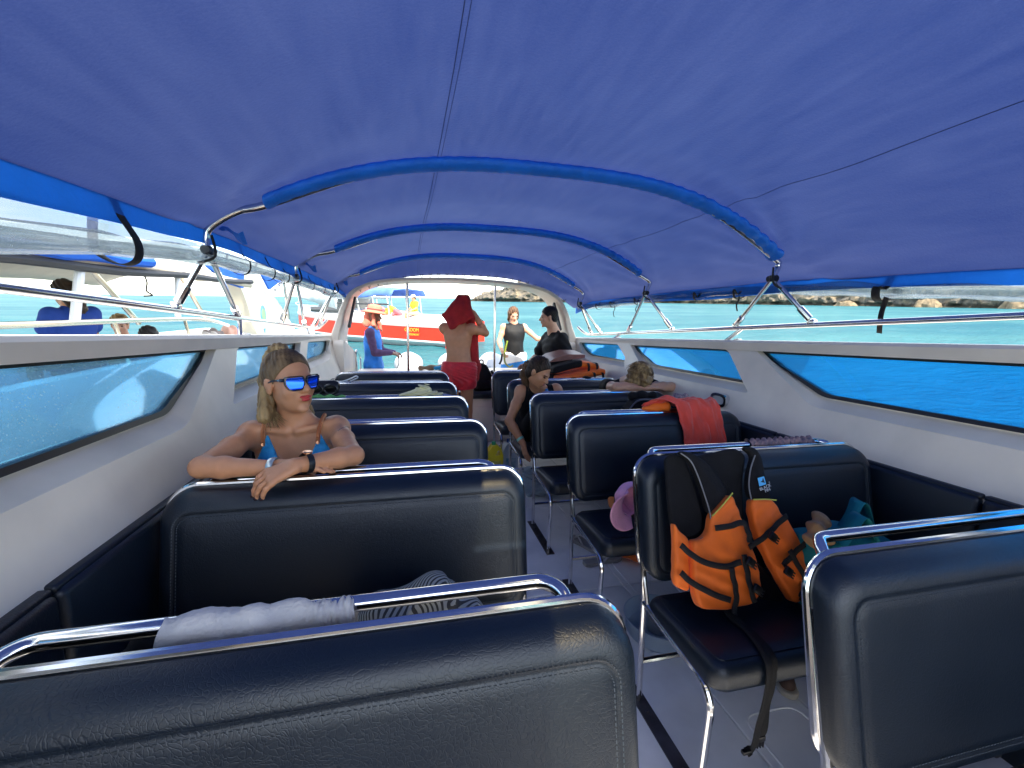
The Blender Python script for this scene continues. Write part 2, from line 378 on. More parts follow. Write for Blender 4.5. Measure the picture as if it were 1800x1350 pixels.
def puffy(poly, t, r, fn, h=.005, nz=None, pillow=0):
    # cushion of half-thickness t with edge rounding r from a 2-D outline; fn maps (u,v,w) arrays to 3-D
    P = np.array(poly); lo = np.append(P.min(0) - 3 * h, -t - pillow - 3 * h); hi = np.append(P.max(0) + 3 * h, t + pillow + 3 * h)
    N = np.ceil((hi - lo) / h).astype(int) + 1; a = [lo[i] + h * np.arange(N[i]) for i in range(3)]
    U, Vv = np.meshgrid(a[0], a[1], indexing='ij'); D = poly2d(poly, U, Vv)[..., None] + r
    tt = t + pillow * np.clip(-D / .06, 0, 1)
    Wd = np.abs(a[2])[None, None, :] - tt + r
    if nz: Wd = Wd + nz(U, Vv)[..., None]
    F = np.sqrt(np.maximum(D, 0) ** 2 + np.maximum(Wd, 0) ** 2) + np.minimum(np.maximum(D, Wd), 0) - r
    F[0] = F[-1] = .1; F[:, 0] = F[:, -1] = .1; F[:, :, 0] = F[:, :, -1] = .1
    V, Q = surfnet(F.astype(np.float32), lo, h); x = fn(V[:, 0], V[:, 1], V[:, 2]); return np.stack(x, 1), Q
def text_mesh(name, body, size, m, parent, M, depth=.0008, align='CENTER'):
    cu = bpy.data.curves.new(name, 'FONT'); cu.body = body; cu.size = size; cu.align_x = align; cu.align_y = 'CENTER'; cu.extrude = depth
    ob = bpy.data.objects.new(name, cu); COL.objects.link(ob); dg = bpy.context.evaluated_depsgraph_get()
    me = bpy.data.meshes.new_from_object(ob.evaluated_get(dg)); bpy.data.objects.remove(ob); bpy.data.curves.remove(cu)
    me.transform(M); me.transform(Matrix.Translation(-ORG[parent.name])); me.materials.clear(); me.materials.append(m); o = bpy.data.objects.new(name, me); COL.objects.link(o); o.parent = parent; ORG[o.name] = ORG[parent.name]; return o
def frame(o, x, y):
    # matrix with local x -> x, local y -> y (orthonormalised), origin o
    x = Vector(x).normalized(); y = Vector(y); y = (y - x * y.dot(x)).normalized(); z = x.cross(y)
    return Matrix(((x.x, y.x, z.x, o[0]), (x.y, y.y, z.y, o[1]), (x.z, y.z, z.z, o[2]), (0, 0, 0, 1)))
def basis(f, up=(0, 0, 1)):
    # 3x3 rotation: local y = f (face direction), local z ~ up
    f = Vector(f).normalized(); u = Vector(up); u = (u - f * u.dot(f)).normalized(); r = f.cross(u); return np.array([[r.x, f.x, u.x], [r.y, f.y, u.y], [r.z, f.z, u.z]])

# ================================================================== sea
XC = .607; FLOOR = -1.43
def sea():
    m = bpy.data.materials.new('sea water'); m.use_nodes = True; n, l = m.node_tree.nodes, m.node_tree.links; p = n['Principled BSDF']
    t = n.new('ShaderNodeTexCoord'); a = n.new('ShaderNodeTexNoise'); a.inputs['Scale'].default_value = .035; a.inputs['Detail'].default_value = 6; a.inputs['Roughness'].default_value = .6
    mp_ = n.new('ShaderNodeMapping'); mp_.inputs['Scale'].default_value = (.6, 1.6, 1); l.new(t.outputs['Object'], mp_.inputs[0]); l.new(mp_.outputs[0], a.inputs['Vector'])
    r = n.new('ShaderNodeValToRGB'); r.color_ramp.elements[0].position = .36; r.color_ramp.elements[1].position = .64
    r.color_ramp.elements[0].color = (.010, .098, .132, 1); r.color_ramp.elements[1].color = (.050, .170, .175, 1); l.new(a.outputs['Fac'], r.inputs['Fac'])
    df = n.new('ShaderNodeBsdfDiffuse'); l.new(r.outputs[0], df.inputs['Color']); gl = n.new('ShaderNodeBsdfGlossy'); gl.inputs['Roughness'].default_value = .16
    fr = n.new('ShaderNodeFresnel'); fr.inputs['IOR'].default_value = 1.33; mn = n.new('ShaderNodeMath'); mn.operation = 'MINIMUM'; mn.inputs[1].default_value = .16; l.new(fr.outputs[0], mn.inputs[0])   # wave facets keep the mean reflectance low at grazing angles
    ms = n.new('ShaderNodeMixShader'); l.new(mn.outputs[0], ms.inputs[0]); l.new(df.outputs[0], ms.inputs[1]); l.new(gl.outputs[0], ms.inputs[2]); l.new(ms.outputs[0], n['Material Output'].inputs['Surface']); n.remove(p)
    b1 = n.new('ShaderNodeTexNoise'); b1.inputs['Scale'].default_value = 1.1; b1.inputs['Detail'].default_value = 6; b1.inputs['Roughness'].default_value = .62
    m2 = n.new('ShaderNodeMapping'); m2.inputs['Scale'].default_value = (.7, 1.5, 1); l.new(t.outputs['Object'], m2.inputs[0]); l.new(m2.outputs[0], b1.inputs['Vector'])
    bn = n.new('ShaderNodeBump'); bn.inputs['Strength'].default_value = .8; bn.inputs['Distance'].default_value = .5; l.new(b1.outputs['Fac'], bn.inputs['Height']); l.new(bn.outputs[0], df.inputs['Normal']); l.new(bn.outputs[0], gl.inputs['Normal']); l.new(bn.outputs[0], fr.inputs['Normal'])
    rs = np.concatenate([np.arange(0, 30, .35), 30 * 1.035 ** np.arange(0, 165)]); na = 260
    A = np.linspace(0, 2 * PI, na, endpoint=False)
    Rg, Ag = np.meshgrid(rs, A, indexing='ij'); X = Rg * np.sin(Ag); Y = Rg * np.cos(Ag)
    ph = rng.uniform(0, 6.28, 14); Z = np.zeros_like(X)
    for i in range(14):
        wl_ = .9 * 1.22 ** i; th = -.4 + rng.normal() * .6; kx, ky = 2 * PI / wl_ * math.sin(th), 2 * PI / wl_ * math.cos(th)
        Z += .0075 * wl_ ** .7 * np.sin(kx * X + ky * Y + ph[i]) * np.clip(wl_ * 18 / (Rg + .1), 0, 1)
    V = np.stack([X, Y, Z], -1).reshape(-1, 3); i = np.arange(len(rs) - 1)[:, None] * na; j = np.arange(na)[None]; j2 = (j + 1) % na
    Q = np.stack([i + j, i + na + j, i + na + j2, i + j2], -1).reshape(-1, 4)
    o = mkobj('sea', V, Q[:, ::-1], m, None, level=True); reg(o, kind='structure')
sea()

# ================================================================== own boat
boat = thing('passenger_speedboat', (XC, 2.5, FLOOR), 'white speedboat with rows of navy seats that the photo is taken in', 'speedboat')
def ztop(Y): return -.022 - .026 * Y
def dwall(z): return 1.37 + (z + .55) * .27
HOLES = [[(.05, -.345), (1.80, -.345), (2.30, 'T'), (.05, 'T')], [(2.23, -.345), (3.45, -.345), (3.88, 'T'), (2.55, 'T')], [(3.80, -.345), (4.85, -.345), (5.2, 'T'), (4.12, 'T')]]
HR = [[.03, .05, .04, .03], [.05, .10, .05, .05], [.10, .22, .12, .06]]
def holepoly(i):
    return round_poly([(y, ztop(y) - .05 if z == 'T' else z) for y, z in HOLES[i]], HR[i], 6)
DARKRUB = mat('window gasket', (.01, .011, .014), .4)
for s in (-1, 1):
    outer = [(-1.3, -.60), (6.4, -.60), (6.4, ztop(6.4))] + [(y, ztop(y)) for y in (4, 2, 0)] + [(-1.3, ztop(-1.3))]
    hp = [holepoly(i) for i in range(3)]
    def f0(p, s=s):
        y, z = p; z2 = z - .05 if -.5 < z < -.30 else z
        return (XC + s * dwall(z2), y, z2)
    def f1(p, s=s): return (XC + s * (dwall(p[1]) + .075), p[0], p[1])
    wall = MB().holed(outer, hp, f0, f1).build('side_wall', WHITE, boat, smooth=True, sharp=.4)
    for i, h in enumerate(hp):
        def g0(p, s=s): return (XC + s * (dwall(p[1]) + .052), p[0], p[1])
        def g1(p, s=s): return (XC + s * (dwall(p[1]) + .057), p[0], p[1])
        win = MB().prism(h, g0, g1).build('window_pane', TINTL if s < 0 else TINT, wall, smooth=False)
        fr = MB(); n = len(h); cy = sum(p[0] for p in h) / n; cz_ = sum(p[1] for p in h) / n; wdt = .020 if i < 2 else .014
        ins = [(p[0] + (cy - p[0]) * wdt / max(.2, abs(cy - p[0])) * .9, p[1] + (cz_ - p[1]) * wdt / max(.06, abs(cz_ - p[1])) * .9) for p in h]
        def e0(p, s=s): return (XC + s * (dwall(p[1]) + .040), p[0], p[1])
        def e1(p, s=s): return (XC + s * (dwall(p[1]) + .066), p[0], p[1])
        fr.holed(h, [ins], e0, e1).build('window_gasket', DARKRUB, wall, smooth=False)
    # coaming (top rail of the side)
    sec = [(1.475, -.055), (1.472, -.006), (1.485, .008), (1.60, .010), (1.615, -.004), (1.615, -.05)]
    ys = [-1.3 + 7.7 * k / 24 for k in range(25)]
    c = MB().grid(lambda u, v, s=s: (XC + s * sec[int(round(u * 5)) % 6][0], -1.3 + 7.7 * v, ztop(-1.3 + 7.7 * v) + sec[int(round(u * 5)) % 6][1]), 6, 25)
    c.build('coaming', WHITE, boat, sharp=.5)
    # side deck and hull side outside the windows
    sec2 = [(1.42, -.40), (1.80, -.43), (1.90, -.45), (1.92, -.52), (1.86, -.9), (1.70, -1.6), (1.2, -2.35), (1.15, -2.3), (1.6, -1.55), (1.75, -.9), (1.80, -.55), (1.42, -.47)]
    def tp(y): return 1 if y > 0 else 1
    MB().grid(lambda u, v, s=s: (XC + s * sec2[int(round(u * 12)) % 12][0], -1.3 + 8.0 * v, sec2[int(round(u * 12)) % 12][1] - .012 * (-1.3 + 8.0 * v)), 12, 20, closeu=True).build('hull_side', WHITE, boat, sharp=.5)
    # padded vinyl lining below the windows, in lengths
    for k in range(6):
        y0 = -.75 + .9 * k
        b = MB(); b.box((XC + s * 1.355, y0 + .447, (-.555 + FLOOR) / 2 - .02), (.05, .893, -.555 - FLOOR + .0), bev=.018); b.build('side_pad', LEATHER, boat, sharp=.9)
        MB().box((XC + s * 1.366, y0 + .447, -.575), (.045, .895, .02), bev=.008).build('pad_piping', LEATHER, boat, sharp=.9)
    # grab rail on the coaming
    x = XC + s * 1.60
    zr = (lambda Y: .125 - .04 * Y) if s < 0 else (lambda Y: .115 - .044 * Y)
    pts = [(x, y, zr(y)) for y in (-1.3, 0, 1.5, 3, 4.4, 5.05)] + [(x - s * .02, 5.25, zr(5.25) + .02), (x - s * .08, 5.36, zr(5.3) + .10)]
    MB().tube(spline(pts, 5), .0155, 12).build('grab_rail', CHROME, boat)
    for y in ((.9, 2.95, 4.75) if s < 0 else (.6, 2.55, 4.3)):
        MB().tube([(x, y, zr(y)), (x - s * .03, y - .10 * s * -1 if s < 0 else y + .12, ztop(y) + .0)], .012, 10).lathe([(.026, 0), (.026, .006), (.013, .012)], (x - s * .03, y + (.0 if s < 0 else 0), ztop(y) + .008), 12).build('rail_stanchion', CHROME, boat)
# courtesy light on the starboard lining
lx = XC + dwall(-.47) - .004
lt = MB(); R_ = Matrix(((0, 0, -1), (1, 0, 0), (0, -1, 0)))
def oval(a, b, n=28): return [(a * math.copysign(abs(math.cos(t)) ** .7, math.cos(t)), b * math.copysign(abs(math.sin(t)) ** .7, math.sin(t))) for t in (2 * PI * k / n for k in range(n))]
lt.holed(oval(.075, .045), [oval(.055, .027)], lambda p: (lx - .022, 2.45 + p[0], -.47 + p[1]), lambda p: (lx + .02, 2.45 + p[0], -.47 + p[1]))
cl = lt.build('courtesy_light', CHROME, boat, sharp=.5)
MB().prism(oval(.056, .028), lambda p: (lx - .012, 2.45 + p[0], -.47 + p[1]), lambda p: (lx, 2.45 + p[0], -.47 + p[1])).build('light_lens', mat('frosted lens', (.55, .56, .55), .25), cl)
# deck: moulded panels over a dark bed
MB().box((XC, 2.4, FLOOR - .045), (2.8, 7.6, .05)).build('deck_bed', mat('deck joint', (.16, .16, .17), .7), boat, smooth=False)
xs = [-.74, -.05, .27, 1.14, 1.46, 1.955]
ysd = [-1.35, -.2, .95, 2.05, 3.15, 4.25, 5.30, 6.15]
for i in range(5):
    for j in range(7):
        w, d = xs[i + 1] - xs[i] - .005, ysd[j + 1] - ysd[j] - .005
        MB().box(((xs[i] + xs[i + 1]) / 2, (ysd[j] + ysd[j + 1]) / 2, FLOOR - .01), (w, d, .02), bev=.004).build('deck_panel', DECKM, boat, sharp=.3)
# raised hatch rims moulded on the starboard deck panels
for (x0, x1, y0, y1) in ((1.18, 1.42, .35, 1.2), (1.18, 1.42, 1.7, 2.6), (.36, .78, 3.3, 4.1)):
    MB().tube([(p[0], p[1], FLOOR + .001) for p in round_poly([(x0, y0), (x1, y0), (x1, y1), (x0, y1)], .06)], .004, 6, closed=True).build('hatch_rim', DECKM, boat)
# stern seat box with navy pad, transom ledge, poles
MB().box((XC, 5.42, FLOOR + .27), (2.55, .62, .54), bev=.02).build('stern_box', WHITE, boat)
for k in range(3):
    MB().box((XC - .85 + .85 * k, 5.09, FLOOR + .25), (.80, .02, .40), bev=.008).build('locker_door', WHITE, boat)
for k in range(3):
    MB().box((XC - .85 + .85 * k, 5.39, FLOOR + .585), (.845, .64, .09), bev=.03).build('stern_pad', LEATHER, boat, sharp=.9)
MB().box((XC, 5.98, FLOOR + .40), (2.6, .50, .80), bev=.04).build('transom', WHITE, boat)
MB().box((XC, 6.85, FLOOR - .10), (2.3, 1.3, .12), bev=.03).build('swim_platform', WHITE, boat)
for s in (-1, 1):
    # quarter sides past the arch
    MB().prism(round_poly([(5.2, -.75), (6.5, -.95), (6.5, -.55), (6.15, -.38), (5.2, -.2)], .08), lambda p, s=s: (XC + s * 1.33, p[0], p[1]), lambda p, s=s: (XC + s * 1.44, p[0], p[1])).build('quarter_panel', WHITE, boat, sharp=.5)
    # stainless rail hoop on the quarter
    MB().tube(smooth_path([(XC + s * 1.30, 6.05, -.62), (XC + s * 1.30, 6.05, -.36), (XC + s * 1.30, 6.6, -.5), (XC + s * 1.30, 6.6, -.9)], .08), .012, 8).build('quarter_rail', CHROME, boat)
for px in (-.02, 1.08):
    MB().tube([(px, 5.62, -.62), (px, 5.62, .50)], .015, 12).lathe([(.032, 0), (.032, .008), (.016, .016)], (px, 5.62, -.628), 16).build('support_pole', CHROME, boat)
# stern arch
def arch_pt(t):
    # t 0..1 from port foot to starboard foot, outer line (x offset, z)
    a = [( -1.50, -.22), (-1.43, -.02), (-1.36, .18), (-1.24, .36), (-.98, .475), (-.55, .525), (0, .54), (.55, .525), (.98, .475), (1.24, .36), (1.36, .18), (1.43, -.02), (1.50, -.22)]
    return a
ao = [p for p in spline([(x, 0, z) for x, z in arch_pt(0)], 5)]
nA = len(ao); V = []; F = []
for i, p in enumerate(ao):
    T = (ao[min(i + 1, nA - 1)] - ao[max(i - 1, 0)]).normalized(); N = Vector((T.z, 0, -T.x))   # inward
    u = abs(2 * i / (nA - 1) - 1); th = .035 + .075 * u ** 3; wy = .24 + .16 * u ** 2; yc = 5.55 + .12 * u
    q = p + N * th
    for (pp, y) in ((p, yc - wy), (p, yc + wy), (q, yc + wy * .9), (q, yc - wy * .92)): V.append((XC + pp.x, y, pp.z - .0 + .0))
    if i:
        for k in range(4): a = (i - 1) * 4; b = i * 4; k2 = (k + 1) % 4; F.append((a + k, a + k2, b + k2, b + k))
F += [(0, 1, 2, 3), tuple(len(V) - 4 + k for k in (3, 2, 1, 0))]
m_ = MB().add(V, F); arch = m_.build('stern_arch', WHITE, boat, sharp=.5)
md = arch.modifiers.new('bevel', 'BEVEL'); md.width = .018; md.segments = 3; md.limit_method = 'ANGLE'
for s in (-1, 1):
    sl_ = [(5.34, -.06), (5.46, -.08), (5.50, .26), (5.44, .30)]
    MB().prism(round_poly(sl_, .03), lambda p, s=s: (XC + s * (1.275 - .20 * (p[1] + .06)), p[0], p[1]), lambda p, s=s: (XC + s * (1.300 - .20 * (p[1] + .06)), p[0], p[1])).build('arch_slot', RUBBER, arch)
# front bulkhead of the saloon (behind the viewer), open in the aisle
for (x0, x1) in ((-.86, .52), (.80, 2.05)):
    MB().box(((x0 + x1) / 2, -1.05, -1.0), (x1 - x0, .06, .86), bev=.02).build('front_bulkhead', WHITE, boat)

# ================================================================== blue canopy on its hoops
canopy = thing('boat_canopy', (XC, 2.2, -.1), 'royal blue canvas canopy stretched over steel hoops above the seats', 'canopy')
CCX, CHW = .70, 1.555
def lerp(x, xs_, ys_): return float(np.interp(x, xs_, ys_))
def c_ze(Y): return lerp(Y, [-1.2, .5, 1.2, 2.2, 3.6, 5, 5.45], [.24, .26, .285, .335, .345, .335, .26])
def c_zt(Y): return lerp(Y, [-1.2, .6, 1.4, 2.2, 2.9, 3.6, 4.3, 5.0, 5.45], [.795, .795, .780, .787, .770, .784, .767, .767, .580])
def c_hw(Y): return lerp(Y, [-1.2, 2.2, 3.6, 5.0, 5.45], [1.555, 1.555, 1.52, 1.47, 1.40])
def cz(x, Y):
    s = max(-1, min(1, (x - CCX) / c_hw(Y))); return c_ze(Y) + (c_zt(Y) - c_ze(Y)) * (1 - abs(s) ** 2.8) - .030 * (x - CCX) * abs(s) ** 3
def wrinkle(x, Y):
    d = 0
    for cx, A, fr_ in ((CCX + 1.5, .015, 15), (CCX - 1.5, .008, 12)):
        for cy in (2.2, 3.6, 5.0):
            dx, dy = x - cx, Y - cy; r = math.hypot(dx, dy); a = math.atan2(dy, dx)
            k = A * (1 if (cy == 2.2 and dy < .05) else .45)
            d += k * math.sin(a * fr_ + 1.5 * fbm(x * 1.1, Y * 1.1, cy, 2)) * math.exp(-r / .75) * min(1, r / .25)
    return d + .003 * fbm(x * 1.6, Y * 1.2, 3, 3)
def canopy_mat():
    m = bpy.data.materials.new('blue canvas'); m.use_nodes = True; n, l = m.node_tree.nodes, m.node_tree.links; p = n['Principled BSDF']
    t = n.new('ShaderNodeTexCoord'); mpp = n.new('ShaderNodeMapping'); mpp.inputs['Scale'].default_value = (22, 3.5, 2); l.new(t.outputs['Object'], mpp.inputs[0])
    a = n.new('ShaderNodeTexNoise'); a.inputs['Scale'].default_value = 1; a.inputs['Detail'].default_value = 6; l.new(mpp.outputs[0], a.inputs['Vector'])
    a2 = n.new('ShaderNodeTexNoise'); a2.inputs['Scale'].default_value = 1.4; a2.inputs['Detail'].default_value = 5; l.new(t.outputs['Object'], a2.inputs['Vector'])
    ad = n.new('ShaderNodeMath'); ad.operation = 'ADD'; l.new(a.outputs['Fac'], ad.inputs[0]); l.new(a2.outputs['Fac'], ad.inputs[1])
    r = n.new('ShaderNodeValToRGB'); r.color_ramp.elements[0].position = .35; r.color_ramp.elements[1].position = .7
    hf = n.new('ShaderNodeMath'); hf.operation = 'MULTIPLY'; hf.inputs[1].default_value = .36; wf = n.new('ShaderNodeTexNoise'); wf.inputs['Scale'].default_value = 210; wf.inputs['Detail'].default_value = 2; l.new(t.outputs['Object'], wf.inputs['Vector']); a3 = n.new('ShaderNodeMath'); a3.operation = 'MULTIPLY_ADD'; a3.inputs[1].default_value = .8; l.new(wf.outputs['Fac'], a3.inputs[0]); l.new(ad.outputs[0], a3.inputs[2]); l.new(a3.outputs[0], hf.inputs[0]); l.new(hf.outputs[0], r.inputs['Fac'])
    r.color_ramp.elements[0].color = (.019, .038, .160, 1); r.color_ramp.elements[1].color = (.046, .070, .208, 1)
    l.new(r.outputs[0], p.inputs['Base Color']); p.inputs['Roughness'].default_value = .62; p.inputs['Specular IOR Level'].default_value = .145; p.inputs['Sheen Weight'].default_value = .5; p.inputs['Sheen Roughness'].default_value = .45
    wv = n.new('ShaderNodeTexNoise'); wv.inputs['Scale'].default_value = 90; wv.inputs['Detail'].default_value = 4; l.new(t.outputs['Object'], wv.inputs['Vector'])
    bn = n.new('ShaderNodeBump'); bn.inputs['Strength'].default_value = .25; bn.inputs['Distance'].default_value = .003; l.new(wv.outputs['Fac'], bn.inputs['Height']); l.new(bn.outputs[0], p.inputs['Normal'])
    tb = n.new('ShaderNodeBsdfTranslucent'); l.new(r.outputs[0], tb.inputs[0])
    ms = n.new('ShaderNodeMixShader'); ms.inputs[0].default_value = .32; l.new(p.outputs[0], ms.inputs[1]); l.new(tb.outputs[0], ms.inputs[2]); l.new(ms.outputs[0], n['Material Output'].inputs['Surface'])
    return m
CANV = canopy_mat()
NU, NVv = 150, 150; Y0, Y1 = -1.15, 5.45
def cfn(u, v):
    Y = Y0 + (Y1 - Y0) * v; x = CCX + c_hw(Y) * (2 * u - 1); return (x, Y, cz(x, Y) + wrinkle(x, Y))
top = MB().grid(cfn, NU, NVv)
def sun_gap(f):
    # two unseen roof gaps, added to throw sun patches on the left benches
    c = sum((Vector(top.v[i]) for i in f), Vector()) / len(f); return .46 < c.x < .68 and (-.98 < c.y < -.50 or -.16 < c.y < .20)
top.f = [f for f in top.f if not sun_gap(f)]
top.build('canvas_top', CANV, canopy, sharp=None)
GAPFILM = glassmat('smoked sun gap film', (.62, .55, .38), .05, .1, .6)  # film over the added roof gaps, dims and warms the sun coming through
for (a, b) in ((-1.0, -.48), (-.18, .22)):
    MB().grid(lambda u, v: (.44 + .26 * u, a + (b - a) * v, cz(.44 + .26 * u, a + (b - a) * v) + .02), 6, 8).build('sun_gap_cover', GAPFILM, canopy, sharp=None)
THREAD = mat('seam thread', (.02, .03, .10), .8)
for x0 in (.12, 1.66):
    pth = [(x0 + .02 * math.sin(Y0 + (Y1 - Y0) * k / 90), Y0 + (Y1 - Y0) * k / 90) for k in range(91)]
    MB().tube([(x, y, cz(x, y) + wrinkle(x, y) - .002) for x, y in pth], .0013, 6).build('seam', THREAD, canopy)
    if x0 < 1: MB().tube([(x + .016, y, cz(x + .016, y) + wrinkle(x + .016, y) - .001) for x, y in pth], .0009, 6).build('seam', THREAD, canopy)
# hoops
def hoop_path(Y, jl, jr, a, b):
    mid = [(a + (b - a) * k / 24, Y, 0) for k in range(25)]; mid = [(x, Y, cz(x, Y) - .032) for x, _, _ in mid]
    l0 = mid[0]; r0 = mid[-1]
    L = [(jl[0], Y, jl[1]), (jl[0] - .004, Y, jl[1] + .055), (jl[0] + .022, Y, jl[1] + .105), (jl[0] * .5 + l0[0] * .5, Y, jl[1] + (l0[2] - jl[1]) * .82)]
    Rr = [(max(jr[0], r0[0]) + .03, Y, jr[1] + (r0[2] - jr[1]) * .62), (jr[0] + .022, Y, jr[1] + .05), (jr[0], Y, jr[1])]
    return spline(L + mid[::4] + Rr, 6), mid
HO = [(2.2, (-.847, .295), (2.076, .292), -.60, 2.06), (3.6, (-.817, .325), (2.063, .299), -.53, 1.97), (5.0, (-.77, .34), (2.0, .265), -.50, 1.90)]
FEET = {(-1, 0): (2.22, 2.92), (-1, 1): (3.85, 4.62), (-1, 2): (5.0, 5.3), (1, 0): (2.62, 2.03), (1, 1): (4.15, 3.38), (1, 2): (5.1, 4.83)}
for i, (Y, jl, jr, a, b) in enumerate(HO):
    pth, mid = hoop_path(Y, jl, jr, a, b)
    hp = MB().tube(pth, .0165, 12).build('hoop', CHROME, canopy)
    sv = MB()
    n_ = 80
    def sfn(u, v, Y=Y, a=a, b=b):
        x = a + (b - a) * v; zc = cz(x, Y) - .030; an = 2 * PI * u; wr = 1 + .10 * math.sin(v * 260 + 3 * fbm(v * 14, u, Y, 2)) * (.35 + 1.0 * max(0, v - .62) / .38)
        return (x, Y - .016 + .060 * math.cos(an) * wr, zc + .028 * math.sin(an) * wr + .004)
    sv.grid(sfn, 18, 220, closeu=True).build('hoop_sleeve', SLEEVEB, hp, sharp=None)
    for s, j in ((-1, jl), (1, jr)):
        zr = (lambda q: .125 - .04 * q) if s < 0 else (lambda q: .115 - .044 * q)
        xr = XC + s * 1.60
        for fy in FEET[(s, i)]:
            top = Vector((j[0], Y, j[1])); ft = Vector((xr, fy, zr(fy) + .02)); dr = (top - ft).normalized()
            st = MB().tube([ft + dr * .02, ft + dr * .10], .020, 10).tube([ft + dr * .09, top], .0125, 10).build('strut', CHROME, canopy)
            MB().box((xr, fy, zr(fy) + .016), (.03, .05, .035), bev=.008).tube([(xr - .02, fy, zr(fy) + .03), (xr + .02, fy, zr(fy) + .03)], .007, 8).build('strut_foot', CHROME, st)
        MB().tube([(j[0], Y - .03, j[1]), (j[0], Y + .03, j[1])], .0185, 10).tube([(j[0], Y, j[1] - .018), (j[0], Y, j[1] + .018)], .0185, 10).build('joint_clamp', BLACKP, hp)
        lp = MB(); lp.ribbon(spline([(j[0] - s * .03, Y - .03, j[1] + .06), (j[0] - s * .05, Y - .06, j[1] - .03), (j[0] + s * .02, Y - .05, j[1] - .06)], 5), (1, 0, 0), .011, .002).build('tie_strap', STRAP, hp)
    # small loose corner flap of canvas beside the hoop end
    MB().grid(lambda u, v, j=jl, Y=Y: (j[0] + .03 + .10 * u, Y + .04 + .05 * v, j[1] + .10 - .05 * u * v + .015 * math.sin(u * 6)), 6, 5).build('canvas_flap', VALB, canopy)
# valance and rolled clear curtain along both edges
for s in (-1, 1):
    def ed(Y, s=s): x = CCX + s * c_hw(Y) * .998; return x, cz(x, Y)
    vb = MB()
    def vf(u, v, s=s):
        Y = Y0 + (5.4 - Y0) * u; x, z = ed(Y); return (x + s * .012 * math.sin(Y * 7) * v, Y, z + .006 - (.075 + .012 * math.sin(Y * 2.3 + s)) * v)
    o = vb.grid(vf, 160, 4).build('valance', VALB, canopy, sharp=None)
    rz = lambda Y, s=s: lerp(Y, [-1.1, 1.2, 2.2, 3.6, 5.3], [.12, .150, .245, .275, .23] if s > 0 else [.14, .175, .275, .305, .28])
    # roll: lumpy double tube of clear vinyl sheet
    def rf(u, v, s=s):
        Y = Y0 + (5.35 - Y0) * v; x = CCX + s * (c_hw(Y) + .015); a = 2 * PI * u
        r = .036 * (1 + .14 * math.sin(Y * 5.1 + 2 * a + s) + .10 * math.sin(Y * 13 + a) + .25 * fbm(Y * 2.5, a * .5, s, 2))
        return (x + r * .9 * math.cos(a), Y, rz(Y) + r * math.sin(a))
    roll = MB().grid(rf, 22, 190, closeu=True).build('rolled_curtain', CLEAR, canopy, sharp=None)
    def rf2(u, v, s=s):
        Y = Y0 + (5.35 - Y0) * v; x = CCX + s * (c_hw(Y) + .015); a = .6 + 5.2 * u; r = .012 + .018 * u + .003 * math.sin(Y * 9 + a * 2)
        return (x + r * math.cos(a), Y, rz(Y) + r * math.sin(a))
    MB().grid(rf2, 16, 150).build('curtain_fold', CLEAR, roll, sharp=None)
    def clearv(u, v, s=s):
        Y = Y0 + (5.35 - Y0) * u; x, z = ed(Y); z0 = z - .065; return (x + s * .012, Y, z0 + (rz(Y) + .03 - z0) * v)
    MB().grid(clearv, 120, 3).build('curtain_head', CLEAR, roll, sharp=None)
    for Y in ((.45, 1.58, 2.55, 2.95, 3.25, 3.95, 4.35, 4.75) if s < 0 else (.35, 1.08, 1.66, 2.62, 3.05, 3.95, 4.45, 4.8)):
        x = CCX + s * (c_hw(Y) + .015); zt, zb = ed(Y)[1], rz(Y); q = -s
        w = .042 if Y < 2 else .02
        P = [(x - s * .005, Y, zt + .01), (x - s * .03, Y + .03, zt - .06), (x - s * .055, Y + .045, zb + .015), (x - s * .045, Y + .05, zb - .035), (x, Y + .05, zb - .05), (x + s * .05, Y + .03, zb - .01), (x + s * .03, Y, zt - .05)]
        MB().ribbon(spline(P, 5), (0, 1, 0), w, .002).build('curtain_strap', STRAP, canopy, sharp=None)
    for (Y, L) in (((1.66, .17), (2.62, .10), (3.95, .10), (4.4, .12)) if s > 0 else ((3.1, .05),)):
        x = CCX + s * (c_hw(Y) + .01) - s * .04; zb = rz(Y) - .035
        MB().ribbon(spline([(x, Y, zb), (x + .012, Y + .02, zb - L * .3), (x - .008, Y + .01, zb - L * .6), (x + .01, Y + .02, zb - L)], 5), (0, 1, 0), .025 if Y < 2 else .012, .002).build('strap_tail', STRAP, canopy, sharp=None)
# lacing along the aft edge on the arch
for k in range(26):
    u = (k + .5) / 26; x = CCX + 1.30 * (2 * u - 1); z = cz(x, 5.44)
    MB().tube([(x - .015, 5.40, z + .008), (x, 5.455, z - .03), (x + .015, 5.40, z + .008)], .005, 6).build('lacing', STRAP, canopy)

